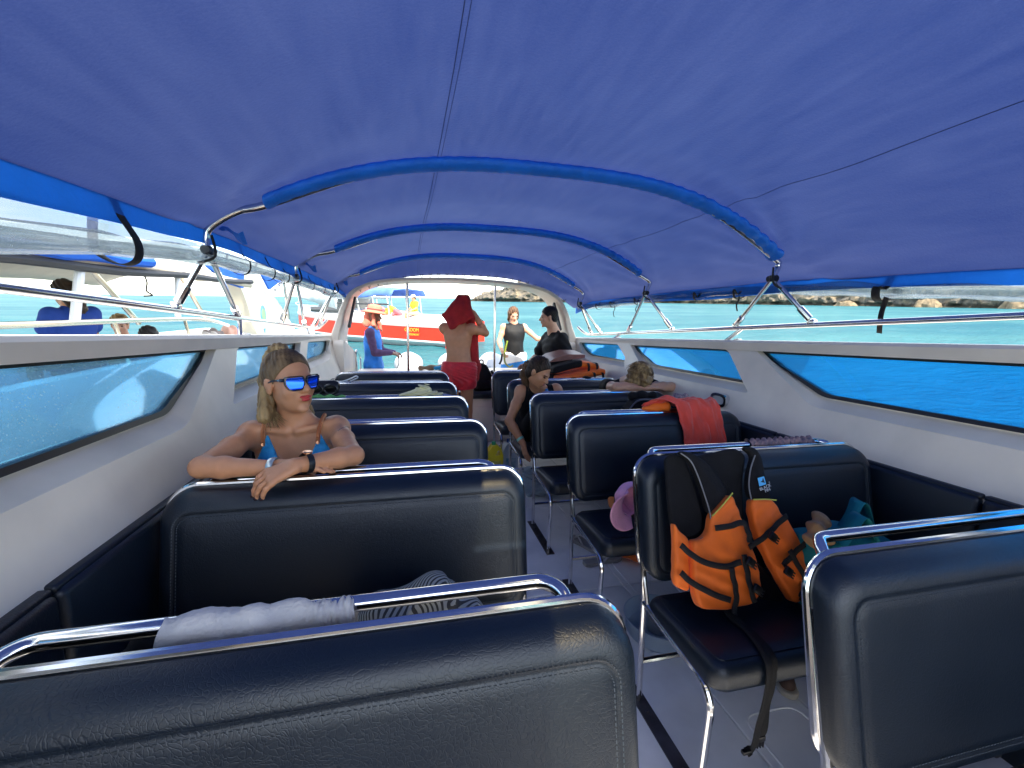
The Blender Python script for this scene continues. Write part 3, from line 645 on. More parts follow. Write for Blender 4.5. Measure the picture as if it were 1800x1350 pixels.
# ================================================================== benches
def rr_ring(w, h, r, n=8):
    r = max(r, .002); out = []
    for cx, cy, a0 in ((w / 2 - r, h / 2 - r, 0), (-w / 2 + r, h / 2 - r, 90), (-w / 2 + r, -h / 2 + r, 180), (w / 2 - r, -h / 2 + r, 270)):
        for k in range(n + 1): a = math.radians(a0 + 90 * k / n); out.append((cx + r * math.cos(a), cy + r * math.sin(a)))
    return out
def cushion(w, h, t, r, fn, groove=.048, bulge=.004):
    # rings: inset, height
    prof = [(.012, 0), (.002, .006), (0, .016), (0, t * .50), (.002, t * .64), (.007, t * .78), (.015, t * .89), (.026, t * .96), (.036, t * .99), (groove - .003, t), (groove, t - .0020), (groove + .003, t + .0003), (.075, t + bulge * .5), (.11, t + bulge), (.15, t + bulge), (min(w, h) / 2 - .004, t + bulge)]
    mb = MB(); rings = []
    for ins, hh in prof:
        rg = rr_ring(w - 2 * ins, h - 2 * ins, r - ins * .8); b = len(mb.v); mb.v += [tuple(fn(x, y, hh)) for x, y in rg]; rings.append(b)
    n = len(rr_ring(w, h, r))
    for i in range(len(prof) - 1):
        for k in range(n): k2 = (k + 1) % n; mb.f.append((rings[i] + k, rings[i] + k2, rings[i + 1] + k2, rings[i + 1] + k))
    mb.f.append(tuple(rings[0] + k for k in reversed(range(n)))); mb.f.append(tuple(rings[-1] + k for k in range(n)))
    return mb
STITCH = mat('stitching thread', (.06, .075, .09), .7)
def stitches(w, h, r, ins, hh, fn):
    rg = rr_ring(w - 2 * ins, h - 2 * ins, r - ins * .8, 10); mb = MB(); pts = [Vector(fn(x, y, hh)) for x, y in rg]; acc = []
    n = len(pts)
    for i in range(n):
        a, b = pts[i], pts[(i + 1) % n]; L = (b - a).length; k = max(1, int(L / .009))
        for j in range(k):
            if j % 1 == 0: p0 = a.lerp(b, (j + .1) / k); p1 = a.lerp(b, (j + .72) / k); acc.append((p0, p1))
    up = Vector(fn(0, 0, 1)) - Vector(fn(0, 0, 0)); up.normalize()
    for p0, p1 in acc:
        d = (p1 - p0); sd_ = d.normalized().cross(up) * .0009
        mb.add([p0 - sd_, p1 - sd_, p1 + sd_ + up * .0008, p0 + sd_ + up * .0008], [(0, 1, 2, 3)])
    return mb
BW = 1.09; REC = .20       # bench width, recline slope
def make_bench(side):
    # local frame: origin at the aisle-side top corner of the backrest projected to the deck; x away from the aisle
    t = thing('bench_seat', (0, 0, 0), 'x', 'bench', 'navy vinyl benches bolted in two rows'); BOATTOP.remove(t)
    zt, zb = .935, .50
    sg = side
    hb = zt - zb; L = math.hypot(hb, REC * hb); nx = Vector((0, -1, -REC)).normalized(); upv = Vector((0, REC, 1)).normalized()
    base = Vector((sg * BW / 2, 0, zt)) - upv * L / 2 + nx * .0
    def fb(x, y, hh): return base + Vector((x, 0, 0)) + upv * y + nx * (hh - .008)
    bk = cushion(BW - .010, L + .002, .075, .078, fb).build('backrest', LEATHER, t, sharp=None)
    stitches(BW - .010, L + .002, .078, .054, .0762, fb).build('stitching', STITCH, bk, smooth=False)
    stitches(BW - .010, L + .002, .078, .042, .0757, fb).build('stitching', STITCH, bk, smooth=False)
    # backing board
    MB().box(base - nx * .016, (BW - .05, .012, L - .06), Matrix.Rotation(-math.atan(REC), 3, 'X')).build('back_board', BLACKP, t)
    sc = Vector((sg * BW / 2, -.315, .455)); tilt = .05
    def fs(x, y, hh): return sc + Vector((x, y, -y * tilt * 1.0 + hh - .085))
    cs = cushion(BW - .02, .40, .085, .05, fs, groove=.03, bulge=.006).build('seat', LEATHER, t, sharp=None)
    # frame tubes
    for e in (.015, BW - .015):
        x = sg * e
        pr = [(x, -.115, 0), (x, -.105, .44), (x, -.10, .50), (x, .0, .925)]
        if e < .1: pass
        f = MB().tube(smooth_path([(x, -.115, .004), (x, -.105, .45), (x, -.02, zt - .10)], .06), .0115, 10).build('rear_leg', CHROME, t)
        MB().tube(smooth_path([(x, -.10, .405), (x, -.46, .375), (x, -.495, .33), (x, -.475, .004)], .07), .0115, 10).build('front_leg', CHROME, t)
        MB().box((x, -.29, .003), (.05, .47, .006)).lathe([(.007, .006), (.007, .010), (.004, .012)], (x, -.18, 0), 8).lathe([(.007, .006), (.007, .010), (.004, .012)], (x, -.40, 0), 8).build('foot_plate', STEEL, t, smooth=False)
        MB().tube([(x, -.09, .52), (x, -.135, .40)], .008, 8).build('side_brace', CHROME, t)
    MB().tube([(sg * .015, -.112, .16), (sg * (BW - .015), -.112, .16)], .0105, 8).build('stretcher', CHROME, t)
    # chrome edge tube round the backrest
    P = [base + Vector((x, 0, 0)) + upv * y - nx * .010 for x, y in rr_ring(BW - .012, L, .08, 8)]
    MB().tube(P, .0092, 10, closed=True).build('edge_tube', CHROME, t)
    # hand rail behind the top
    zr, yr = zt - .004, .085
    MB().tube(smooth_path([(sg * .10, .012, zt - .07), (sg * .10, .05, zt - .01), (sg * .13, yr, zr), (sg * (BW - .13), yr, zr), (sg * (BW - .10), .05, zt - .01), (sg * (BW - .10), .012, zt - .07)], .06), .0145, 12).build('hand_rail', CHROME, t)
    for xx in (.25, .45, .65, .85):
        MB().box((sg * BW * xx, -.10, .475), (.02, .03, .05), bev=.004).build('seat_bracket', STEEL, t)
    return t
LBL = ['nearest left bench with grey cloth on its rail, right end catching warm light', 'second left bench with woman in sunglasses leaning over its back', 'third left bench, directly behind the woman in sunglasses', 'fourth left bench from the front, pale yellow cloth on its top', 'fifth left bench, second from the stern, small white strap on its top', 'rearmost left bench, in front of the man in red shorts']
LBR = ['nearest right bench with thick stitched edge, cut off by the picture corner', 'second right bench with orange and black life vest hung over it', 'third right bench with red towel over its back and pink cap', 'fourth right bench that the sleeping blond person leans on', 'fifth right bench where the girl with the ponytail sits', 'rearmost right bench beside the aisle, below orange life vests']
bl = make_bench(-1); br = make_bench(1)
BENCH = {}
for i in range(6):
    for side, proto, y0, x0, lab in ((-1, bl, .677, .383, LBL), (1, br, .716, .83, LBR)):
        o = proto if i == 0 else copy_tree(proto)
        o.location = (x0, y0 + .75 * i, FLOOR); o['label'] = lab[i]; BOATTOP.append(o); BENCH[(side, i)] = o

# ================================================================== people
def skinmat(name, col):
    m = mat(name, col, .48, var=.06, vscale=30, bump=.05, bscale=120)
    p = m.node_tree.nodes['Principled BSDF']; p.inputs['Subsurface Weight'].default_value = .12; p.inputs['Subsurface Radius'].default_value = (.012, .005, .003); p.inputs['Subsurface Scale'].default_value = .5
    return m
SKA = skinmat('tanned skin', (.56, .26, .135)); SKB = skinmat('light skin', (.62, .33, .21)); SKC = skinmat('brown skin', (.50, .235, .12)); SKD = skinmat('dark tan skin', (.20, .095, .055))
LIPS = mat('red lipstick', (.50, .05, .045), .4); LIPN = mat('lip tone', (.42, .13, .10), .45)
EYEW = mat('eye dark', (.02, .014, .012), .2); BROW = mat('brow hair', (.03, .018, .012), .8)
def hairmat(name, a, b): return mat(name, a, .5, spec=.22, col2=b, vscale=26, stretch=(1, 1, .35), bump=.5, bscale=90, bdist=.004)
HBLOND = hairmat('blond streaked hair', (.11, .065, .032), (.50, .33, .145)); HDARK = hairmat('dark brown hair', (.012, .008, .006), (.045, .026, .016))
HBROWN = hairmat('brown hair', (.05, .026, .014), (.16, .085, .045)); HBLACK = hairmat('black hair', (.006, .006, .007), (.018, .016, .016)); HROOT = hairmat('brown root hair', (.055, .034, .020), (.24, .15, .075))
A_ = lambda *v: np.array(v, float)
def head_prims(c, B, s=1.0):
    L = lambda x, y, z: np.array(c) + B @ (A_(x, y, z) * s)
    e = lambda p, r, k=.012: ell(L(*p), A_(*r) * s, B, k)
    P = [e((0, -.018, .028), (.073, .090, .086)), e((0, .022, -.03), (.059, .068, .078), .02), e((0, .034, -.076), (.042, .043, .034), .02), e((0, .064, .018), (.046, .020, .014), .012),
         cap(L(0, .082, .006), L(0, .101, -.026), .0075 * s, .0125 * s, .008), e((.011, .093, -.031), (.009, .009, .007), .006), e((-.011, .093, -.031), (.009, .009, .007), .006),
         e((0, .072, -.098), (.019, .016, .015), .012), e((0, .083, -.058), (.022, .011, .013), .008)]
    for q in (-1, 1):
        P += [e((q * .034, .050, -.032), (.024, .020, .022), .014), e((q * .073, -.010, -.012), (.008, .019, .030), .005), e((q * .078, -.016, .0), (.006, .014, .018), .004)]
    S = [e((q * .031, .092, .000), (.016, .013, .009)) for q in (-1, 1)]
    return P, S
def face_bits(parent, c, B, s=1.0, lips=LIPN, eyes=True, h=.002):
    L = lambda x, y, z: np.array(c) + B @ (A_(x, y, z) * s)
    e = lambda p, r: ell(L(*p), A_(*r) * s, B, .004)
    V, Q = sdf([e((q * .008, .0885, -.053), (.012, .007, .0045)) for q in (-1, 1)] + [e((0, .0885, -.062), (.015, .008, .0055))], h * s, .004); mkobj('lips', V, Q, lips, parent)
    if eyes:
        for q in (-1, 1):
            V, Q = sdf([e((q * .031, .0745, .001), (.014, .009, .006))], h * s, .003); mkobj('eye', V, Q, EYEW, parent)
            V, Q = sdf([cap(L(q * .017, .082, .017), L(q * .046, .070, .018), .0035 * s)], h * s, .003); mkobj('eyebrow', V, Q, BROW, parent)
def hand_prims(w, d, n, thumb, curl=.5, s=1.0, spread=.0):
    # w wrist, d finger direction, n palm normal (fingers bend towards n), thumb +1/-1 side along d x n
    w = A_(*w); d = A_(*d); d /= np.linalg.norm(d); n = A_(*n); n = n - d * (n @ d); n /= np.linalg.norm(n); sd_ = np.cross(d, n) * thumb
    P = []
    for k in range(4):
        o = (1.5 - k) * .0195; P.append(cap(w + d * .008 + sd_ * o * .55, w + d * .082 * s + sd_ * o * s, .014 * s, .0105 * s, .012))
    for k, ln in enumerate((.070, .080, .074, .058)):
        o = (1.5 - k) * (.0205 + spread); b = w + d * (.084 - .004 * abs(k - 1.2)) * s + sd_ * o * s; dd = d + sd_ * (1.5 - k) * spread * 4; a = 0; r = .0092
        for j, f in enumerate((.46, .31, .25)):
            a += curl * (.6, .75, .5)[j]; v = dd * math.cos(a) + n * math.sin(a); v /= np.linalg.norm(v); e = b + v * ln * f * s; P.append(cap(b, e, r * s, (r - .0010) * s, .004)); b = e; r -= .0010
    b = w + d * .02 * s + sd_ * .028 * s
    for ln, v in ((.038, d * .55 + sd_ * .75 + n * .25), (.032, d * .8 + sd_ * .45 + n * .3), (.026, d * .9 + sd_ * .2 + n * .35)):
        v = v / np.linalg.norm(v); e = b + v * ln * s; P.append(cap(b, e, .0115 * s, .0095 * s, .008)); b = e
    return P
def arm_prims(sh, el, wr, s=1.0, m=1.0):
    sh, el, wr = A_(*sh), A_(*el), A_(*wr); mid = sh * .55 + el * .45; fm = el * .72 + wr * .28
    return [ell(sh, A_(.052, .052, .054) * s * m, None, .03), cap(sh, mid, .046 * s * m, .043 * s * m, .03), cap(mid, el, .043 * s * m, .036 * s * m, .02), cap(el, fm, .037 * s * m, .039 * s * m, .015), cap(fm, wr, .038 * s * m, .025 * s * m, .015)]
def leg_prims(hp, kn, an, ft, s=1.0, m=1.0):
    hp, kn, an, ft = A_(*hp), A_(*kn), A_(*an), A_(*ft); cf = kn * .7 + an * .3
    return [cap(hp, kn, .086 * s * m, .055 * s * m, .03), cap(kn, cf, .054 * s * m, .054 * s * m, .02), cap(cf, an, .053 * s * m, .034 * s * m, .02), cap(an, ft, .036 * s, .026 * s, .02), cap(an + (an - ft) * .25 - A_(0, 0, .03) * s, ft - A_(0, 0, .008), .028 * s, .024 * s, .02)]
def torso_prims(pel, che, nb, shl, shr, hl, hr, s=1.0, m=1.0, fwd=(0, -1, 0)):
    pel, che, nb, shl, shr, hl, hr = (A_(*q) for q in (pel, che, nb, shl, shr, hl, hr)); wa = pel * .52 + che * .48; f = A_(*fwd)
    P = []
    for sh, hh in ((shl, hl), (shr, hr)):
        c2 = che * .48 + sh * .52; w2 = wa + (hh - pel) * .52
        P += [cap(c2 - (che - wa) * .15, w2, .088 * s * m, .078 * s * m, .05), cap(w2, hh * .9 + pel * .1, .078 * s * m, .098 * s * m, .05), cap(nb * .55 + sh * .45 - (nb - che) * .2, sh, .050 * s, .048 * s, .04)]
    P += [cap(che, pel, .095 * s * m, .10 * s * m, .05), cap(nb, che, .055 * s, .085 * s, .06)]
    return P
def cloth(name, prims, m, parent, h=.008, inflate=.012, **k):
    V, Q = sdf(prims, h, k.pop('k', .03), inflate, **k); return mkobj(name, V, Q, m, parent)
def strands(name, roots, fn, m, parent, r=.0016, n=9):
    mb = MB()
    for q in roots:
        P = fn(q); mb.tube(P, [r * (1 - .75 * k / (len(P) - 1)) for k in range(len(P))], 4, cap=False)
    return mb.build(name, m, parent, sharp=None)

# ---------------------------------------------------------------- woman with mirrored sunglasses
def woman_glasses():
    base = (-.43, 1.92, -.97)
    t = thing('person', base, 'woman in mirrored blue sunglasses and blue bikini top leaning on second left bench', 'person')
    hc = A_(-.432, 1.735, -.222); f = A_(.70, -.71, .06); B = basis(f, (-.02, 0, 1)); s = 1.0
    L = lambda x, y, z: hc + B @ (A_(x, y, z) * s)
    shR, shL = (-.575, 1.765, -.425), (-.283, 1.765, -.415); eR, eL = (-.625, 1.462, -.448), (-.188, 1.505, -.447); wR, wL = (-.385, 1.405, -.445), (-.335, 1.372, -.428)
    pel, che, nb = (-.43, 1.96, -.88), (-.43, 1.81, -.53), (-.432, 1.785, -.385); hl, hr = (-.33, 1.95, -.88), (-.53, 1.95, -.88)
    hp, hs = head_prims(hc, B, s)
    P = hp + [cap(L(0, -.02, -.05), nb, .045, .047, .03)]
    P += torso_prims(pel, che, nb, shL, shR, hl, hr, .93, .92)
    P += [ell((-.515, 1.715, -.565), (.062, .05, .062), None, .03), ell((-.345, 1.715, -.56), (.062, .05, .062), None, .03)]
    P += arm_prims(shR, eR, wR, .98, .86) + arm_prims(shL, eL, wL, .98, .86)
    for sh_ in (shR, shL): P.append(cap((-.432 + (.02 if sh_ is shL else -.02), 1.722, -.408), (sh_[0], 1.735, sh_[2] + .035), .010, .012, .018))
    P += hand_prims(wR, (1, .12, -.05), (0, -.2, -1), 1, .25, .92)
    P += hand_prims(wL, (-.82, -.28, -.30), (.30, .55, -.95), -1, .62, .95, .002)
    for x, q in ((-.33, 1), (-.53, -1)):
        P += leg_prims((x, 1.93, -.88), (x, 1.56, -.90), (x, 1.60, -1.36), (x, 1.50, -1.39), .95)
    V, Q = sdf(P, .0042, .02, sub=hs); body = mkobj('body', V, Q, SKA, t)
    V, Q = sdf([ell(L(q * .0085, .0895, -.053), A_(.0135, .0075, .005), B, .004) for q in (-1, 1)] + [ell(L(0, .090, -.0635), A_(.0165, .0085, .0065), B, .004)], .0016, .004); mkobj('lips', V, Q, LIPS, t)
    # bikini triangles following the chest: shell of the torso cut to triangles
    BIK = mat('turquoise bikini', (.02, .34, .74), .55, var=.1, vscale=60, bump=.3, bscale=200)
    for q, ax in ((-1, -.515), (1, -.345)):
        topx = ax + (-.0 if q < 0 else .012)
        V, Q = sdf(torso_prims(pel, che, nb, shL, shR, hl, hr, .93, .92) + [ell((-.515, 1.715, -.565), (.062, .05, .062), None, .03), ell((-.345, 1.715, -.56), (.062, .05, .062), None, .03)], .005, .02, .006,
                   cuts=[((topx - .006, 0, -.430), (-1, 0, .40)), ((topx + .006, 0, -.430), (1, 0, .40)), ((0, 0, -.63), (0, 0, -1)), ((0, 1.77, 0), (0, 1, 0))])
        mkobj('bikini_top', V, Q, BIK, t)
        # chain strap from triangle tip over the shoulder
        pts = spline([(topx, 1.672, -.440), (topx + q * .002, 1.685, -.41), (topx + q * .006, 1.720, -.375), (topx + q * .010, 1.77, -.358)], 7); ch = MB()
        for i in range(len(pts) - 1):
            c0 = (Vector(pts[i]) + Vector(pts[i + 1])) / 2; ch.tube([c0 + Vector((.0055 * math.cos(a), -.002 * (i % 2), .0075 * math.sin(a))) for a in np.linspace(0, 2 * PI, 9)[:-1]], .0022, 5, closed=True)
        ch.build('chain_strap', mat('gold chain', (.75, .36, .18), .3, .9), t)
    # hair: pulled back cap, ponytail at crown, loose lengths behind both shoulders
    capP = [ell(L(0, -.022, .034), A_(.079, .094, .088), B, .01), ell(L(0, -.045, -.03), A_(.068, .062, .07), B, .02)]
    V, Q = sdf(capP, .004, .02, 0, cuts=[(L(0, .053, .060), B @ A_(0, .82, -.57)), (L(0, .0, -.085), B @ A_(0, .1, -1))], nz=lambda X: .0014 * np.sin(X[..., 0] * 420 + X[..., 2] * 160) + .001 * np.sin(X[..., 1] * 500))
    hair = mkobj('hair', V, Q, HROOT, t)
    V, Q = sdf([ell(L(0, -.052, .118), A_(.036, .034, .024), B), cap(L(0, -.10, .09), L(.005, -.125, .0), .030, .036, .02), cap(L(.005, -.125, .0), L(.01, -.105, -.13), .036, .030, .02)] +
               [cap(L(-.035, -.07, -.04), L(-.062, -.035, -.135), .026, .016, .02), cap(L(.05, -.06, -.03), L(.085, -.035, -.12), .030, .024, .02), cap(L(-.05, -.07, -.03), L(-.10, -.06, -.14), .030, .020, .02), cap(L(.0, -.05, .105), L(.0, .01, .102), .022, .012, .02)], .004, .02,
               nz=lambda X: .0022 * np.sin(X[..., 0] * 330 + 40 * X[..., 2]) + .0016 * np.sin(X[..., 1] * 390 + 55 * X[..., 2]))
    mkobj('ponytail', V, Q, HBLOND, t)
    r2 = random.Random(3)
    def fl(q):
        side, a = q; x0 = side * r2.uniform(.02, .07); p0 = L(x0, r2.uniform(-.09, -.045), r2.uniform(-.03, .01)); p1 = L(side * r2.uniform(.045, .08), r2.uniform(-.09, -.03), -.08); p2 = L(side * r2.uniform(.03, .085), r2.uniform(-.06, .02), r2.uniform(-.17, -.12))
        return spline([p0, p1, p2], 5)
    strands('hair_strands', [(sd_, i) for i in range(70) for sd_ in (-1, 1)], fl, HBLOND, t, .0022)
    def fs(q):
        a = r2.uniform(-1.35, 1.35); u = r2.uniform(0, 1); x = .070 * math.sin(a); zf = .105 * math.cos(a) ** .6 if abs(a) < 1.35 else .02
        p0 = L(x * 1.02, .050 - .05 * abs(a) / 1.35, .062 + .03 * math.cos(a) - .05 * (abs(a) / 1.35) ** 2); p1 = L(x * 1.06, -.02, .085 * math.cos(a * .7) + .03); p2 = L(x * .4, -.075, .107)
        return spline([p0, p1, p2], 5)
    strands('hair_strands', range(110), fs, HROOT, t, .0014)
    strands('hair_strands', range(60), fs, HBLOND, t, .0012)
    # sunglasses
    GF = mat('glasses frame', (.012, .014, .03), .25); GL = bpy.data.materials.new('mirror blue lens'); GL.use_nodes = True; pb = GL.node_tree.nodes['Principled BSDF']; pb.inputs['Base Color'].default_value = (.015, .10, .85, 1); pb.inputs['Metallic'].default_value = .85; pb.inputs['Roughness'].default_value = .06
    g = None
    lens = round_poly([(-.018, -.025), (.016, -.026), (.027, -.008), (.029, .019), (-.025, .019), (-.027, -.006)], .017, 5)
    fr = MB()
    for q in (-1, 1):
        def m3(p, d, q=q): x = q * (.0335 + p[0]); return L(x, .098 - 5.2 * x * x + d, .002 + p[1])
        big = [(p[0] * 1.15, p[1] * 1.18) for p in lens]
        fr.holed(big, [lens], lambda p: m3(p, .004), lambda p: m3(p, -.003))
        fr.box(Vector(L(q * .0685, .066, .012)), (.010, .016, .012), Matrix(B), bev=.002)
        fr.tube([L(q * .069, .070, .012), L(q * .076, .02, .010), L(q * .079, -.025, -.004)], [.0035, .003, .0025], 6)
    fr.box(Vector(L(0, .099, .008)), (.016, .005, .007), Matrix(B), bev=.0015)
    g = fr.build('sunglasses', GF, t, sharp=.5)
    for q in (-1, 1):
        def m3(p, d, q=q): x = q * (.0335 + p[0]); return L(x, .098 - 5.2 * x * x + d, .000 + p[1])
        MB().prism(lens, lambda p: m3(p, .0015), lambda p: m3(p, -.001)).build('lens', GL, g)
        MB().box(Vector(L(q * .0735, .048, .0115)), (.0016, .018, .004), Matrix(B)).build('temple_inlay', CHROME, g)
    # watch, bracelet, nails, earring
    def band(w, e, at, r, wd, m, nm):
        w, e = Vector(w), Vector(e); c = w.lerp(e, at); d = (e - w).normalized(); N = d.orthogonal().normalized(); Bn = d.cross(N); mb = MB()
        mb.grid(lambda u, v: c + d * (v - .5) * wd + (N * math.cos(2 * PI * u) + Bn * math.sin(2 * PI * u)) * (r + .002 * math.sin(v * PI)), 26, 5, closeu=True); return mb.build(nm, m, t, sharp=None)
    wb = band(wL, eL, .16, .0315, .020, mat('black watch strap', (.01, .01, .012), .35), 'watch')
    d = (Vector(eL) - Vector(wL)).normalized(); c = Vector(wL).lerp(Vector(eL), .16); up = Vector((-.35, -.35, 1)); up = (up - d * up.dot(d)).normalized()
    Rm = frame((0, 0, 0), d.cross(up), d).to_3x3()
    MB().lathe([(.0135, 0), (.0145, .002), (.0145, .005), (.012, .007)], c + up * .031, 20, Rm).build('watch_case', mat('rose gold case', (.8, .45, .28), .2, 1), wb)
    band(wR, eR, .10, .030, .020, mat('silver bracelet', (.55, .62, .60), .3, .7, var=.3, vscale=90), 'bracelet')
    NAIL = mat('dark nail polish', (.03, .008, .012), .2)
    wl3 = A_(*wL); dd = A_(-.82, -.28, -.30); dd /= np.linalg.norm(dd); nn = A_(.30, .55, -.95); nn = nn - dd * (nn @ dd); nn /= np.linalg.norm(nn); sdv = np.cross(dd, nn) * -1
    for k, ln in enumerate((.070, .080, .074, .058)):
        o = (1.5 - k) * .0225; b = wl3 + dd * (.084 - .004 * abs(k - 1.2)) * .95 + sdv * o * .95; a = 0; dk = dd + sdv * (1.5 - k) * .008
        for j, fq in enumerate((.46, .31, .25)):
            a += .62 * (.6, .75, .5)[j]; v = dk * math.cos(a) + nn * math.sin(a); v /= np.linalg.norm(v); e = b + v * ln * fq * .95; b = e
        ndir = np.cross(v, sdv); ndir = -ndir if ndir @ nn > 0 else ndir
        V, Q = sdf([ell(b + ndir * .0035 + v * .002, A_(.0058, .0045, .0058))], .0014, .002); mkobj('fingernail', V, Q, NAIL, t)
    # fine-line tattoo on the upper arm
    sL, e_ = Vector(shL), Vector(eL); mb = MB(); dv = (e_ - sL)
    side = Vector((.35, -.94, .0)); side = (side - dv.normalized() * side.dot(dv.normalized())).normalized(); crs = dv.normalized().cross(side)
    for k in range(9):
        a = -.55 + .13 * k; ctr = sL + dv * (.36 + .015 * k); r = .0455; p = ctr + (side * math.cos(a) + crs * math.sin(a)) * r
        mb.lathe([(.0022, 0), (.0022, .0012)], p, 6)
    mb.build('tattoo', mat('tattoo ink', (.02, .02, .025), .6), body)
    return t
woman_glasses()

# ---------------------------------------------------------------- girl with ponytail looking down, on the fifth right bench
def girl_pony():
    t = thing('person', (1.0, 3.5, -.97), 'girl with dark ponytail in black sleeveless top looking down, beside the aisle', 'person')
    hc = A_(1.0, 3.30, -.375); f = A_(.55, -.62, -.50); B = basis(f, (.1, .1, 1)); L = lambda x, y, z: hc + B @ A_(x, y, z)
    shR, shL = (.885, 3.42, -.545), (1.175, 3.40, -.535); eR = (.76, 3.30, -.76); wR = (.845, 3.17, -.915); eL = (1.27, 3.25, -.74); wL = (1.17, 3.08, -.80)
    pel, che, nb = (1.03, 3.52, -.90), (1.03, 3.46, -.66), (1.02, 3.40, -.51); hl, hr = (1.12, 3.52, -.90), (.94, 3.52, -.90)
    hp, hs = head_prims(hc, B); tor = torso_prims(pel, che, nb, shL, shR, hl, hr, .92, .95)
    lg = leg_prims((1.12, 3.48, -.89), (1.10, 3.16, -.60), (1.10, 3.22, -.94), (1.10, 3.10, -.955), .93) + leg_prims((.98, 3.48, -.89), (.985, 3.16, -.605), (.99, 3.22, -.94), (.99, 3.10, -.955), .93)
    P = hp + [cap(L(0, -.03, -.05), nb, .048, .05, .03)] + tor + arm_prims(shR, eR, wR, .95) + arm_prims(shL, eL, wL, .95) + hand_prims(wR, (.15, -.35, -.9), (.9, .2, .1), -1, .35, .92, .004) + hand_prims(wL, (-.3, -.6, .1), (0, 0, -1), 1, .4, .9) + lg
    V, Q = sdf(P, .0065, .02, sub=hs); mkobj('body', V, Q, SKC, t); face_bits(t, hc, B)
    cloth('sleeveless_top', tor, BLACKF, t, .008, .010, sub=[ell(A_(*nb) + A_(.0, -.05, .045), A_(.085, .11, .10))], cuts=[((1.135, 0, 0), (1, 0, .25)), ((.915, 0, 0), (-1, 0, .25))])
    cloth('black_shorts', torso_prims(pel, A_(*pel) + A_(0, 0, .12), A_(*pel) + A_(0, 0, .15), A_(*hl) + A_(0, 0, .12), A_(*hr) + A_(0, 0, .12), hl, hr, .95) + [lg[0], lg[5]], BLACKF, t, .009, .014)
    for x in (1.10, .985):
        V, Q = sdf([cap((x, 3.185, -.62), (x, 3.175, -.72), .062, .058)], .007, .02); mkobj('knee_sleeve', V, Q, BLACKF, t)
        MB().tube([(x + .0635 * math.cos(a), 3.18 + .0635 * math.sin(a), -.612) for a in np.linspace(0, 2 * PI, 17)[:-1]], .004, 6, closed=True).build('knee_band', mat('white trim', (.7, .7, .7), .6), t)
    V, Q = sdf([cap((1.075, 3.335, -.52), (1.085, 3.335, -.60), .012, .035)], .005, .02); mkobj('bikini_top', V, Q, mat('blue bikini cup', (.02, .22, .62), .6), t)
    V, Q = sdf([ell(L(0, -.026, .036), A_(.082, .096, .090), B), ell(L(0, -.05, -.03), A_(.07, .06, .07), B, .02)], .005, .02, cuts=[(L(0, .046, .05), B @ A_(0, .85, -.53))], nz=lambda X: .002 * np.sin(X[..., 0] * 300 + X[..., 2] * 120)); mkobj('hair', V, Q, HDARK, t)
    V, Q = sdf([ell(hc + A_(-.06, .085, .055), A_(.03, .03, .03)), cap(hc + A_(-.07, .11, .05), hc + A_(-.085, .13, -.04), .034, .040, .02), cap(hc + A_(-.085, .13, -.04), hc + A_(-.075, .11, -.14), .038, .015, .02)], .005, .02, nz=lambda X: .004 * np.sin(X[..., 0] * 260 + X[..., 2] * 60) + .003 * np.sin(X[..., 1] * 300)); mkobj('ponytail', V, Q, HBROWN, t)
    r2 = random.Random(5)
    strands('hair_strands', range(60), lambda q: spline([hc + A_(-.065 + r2.uniform(-.03, .03), .10, .06), hc + A_(-.085 + r2.uniform(-.04, .04), .13 + r2.uniform(-.04, .03), -.03), hc + A_(-.08 + r2.uniform(-.05, .05), .11 + r2.uniform(-.05, .05), r2.uniform(-.2, -.12))], 4), HBROWN, t, .002)
    def top(q):
        a = r2.uniform(-1.4, 1.4); x = .074 * math.sin(a); p0 = L(x, .052 - .05 * abs(a) / 1.4, .058 + .03 * math.cos(a) - .05 * (abs(a) / 1.4) ** 2); p1 = L(x * 1.05, -.03, .085 * math.cos(a * .7) + .04)
        return spline([p0, p1, hc + A_(-.06, .085, .055)], 5)
    strands('hair_strands', range(110), top, HDARK, t, .0022); strands('hair_strands', range(50), top, HBROWN, t, .0018)
    w, e = Vector(wR), Vector(eR); c = w.lerp(e, .2); d = (e - w).normalized(); N = d.orthogonal().normalized(); Bn = d.cross(N)
    MB().grid(lambda u, v: c + d * (v - .5) * .02 + (N * math.cos(2 * PI * u) + Bn * math.sin(2 * PI * u)) * .0305, 20, 4, closeu=True).build('wristband', mat('pale green band', (.25, .6, .5), .5), t)
girl_pony()

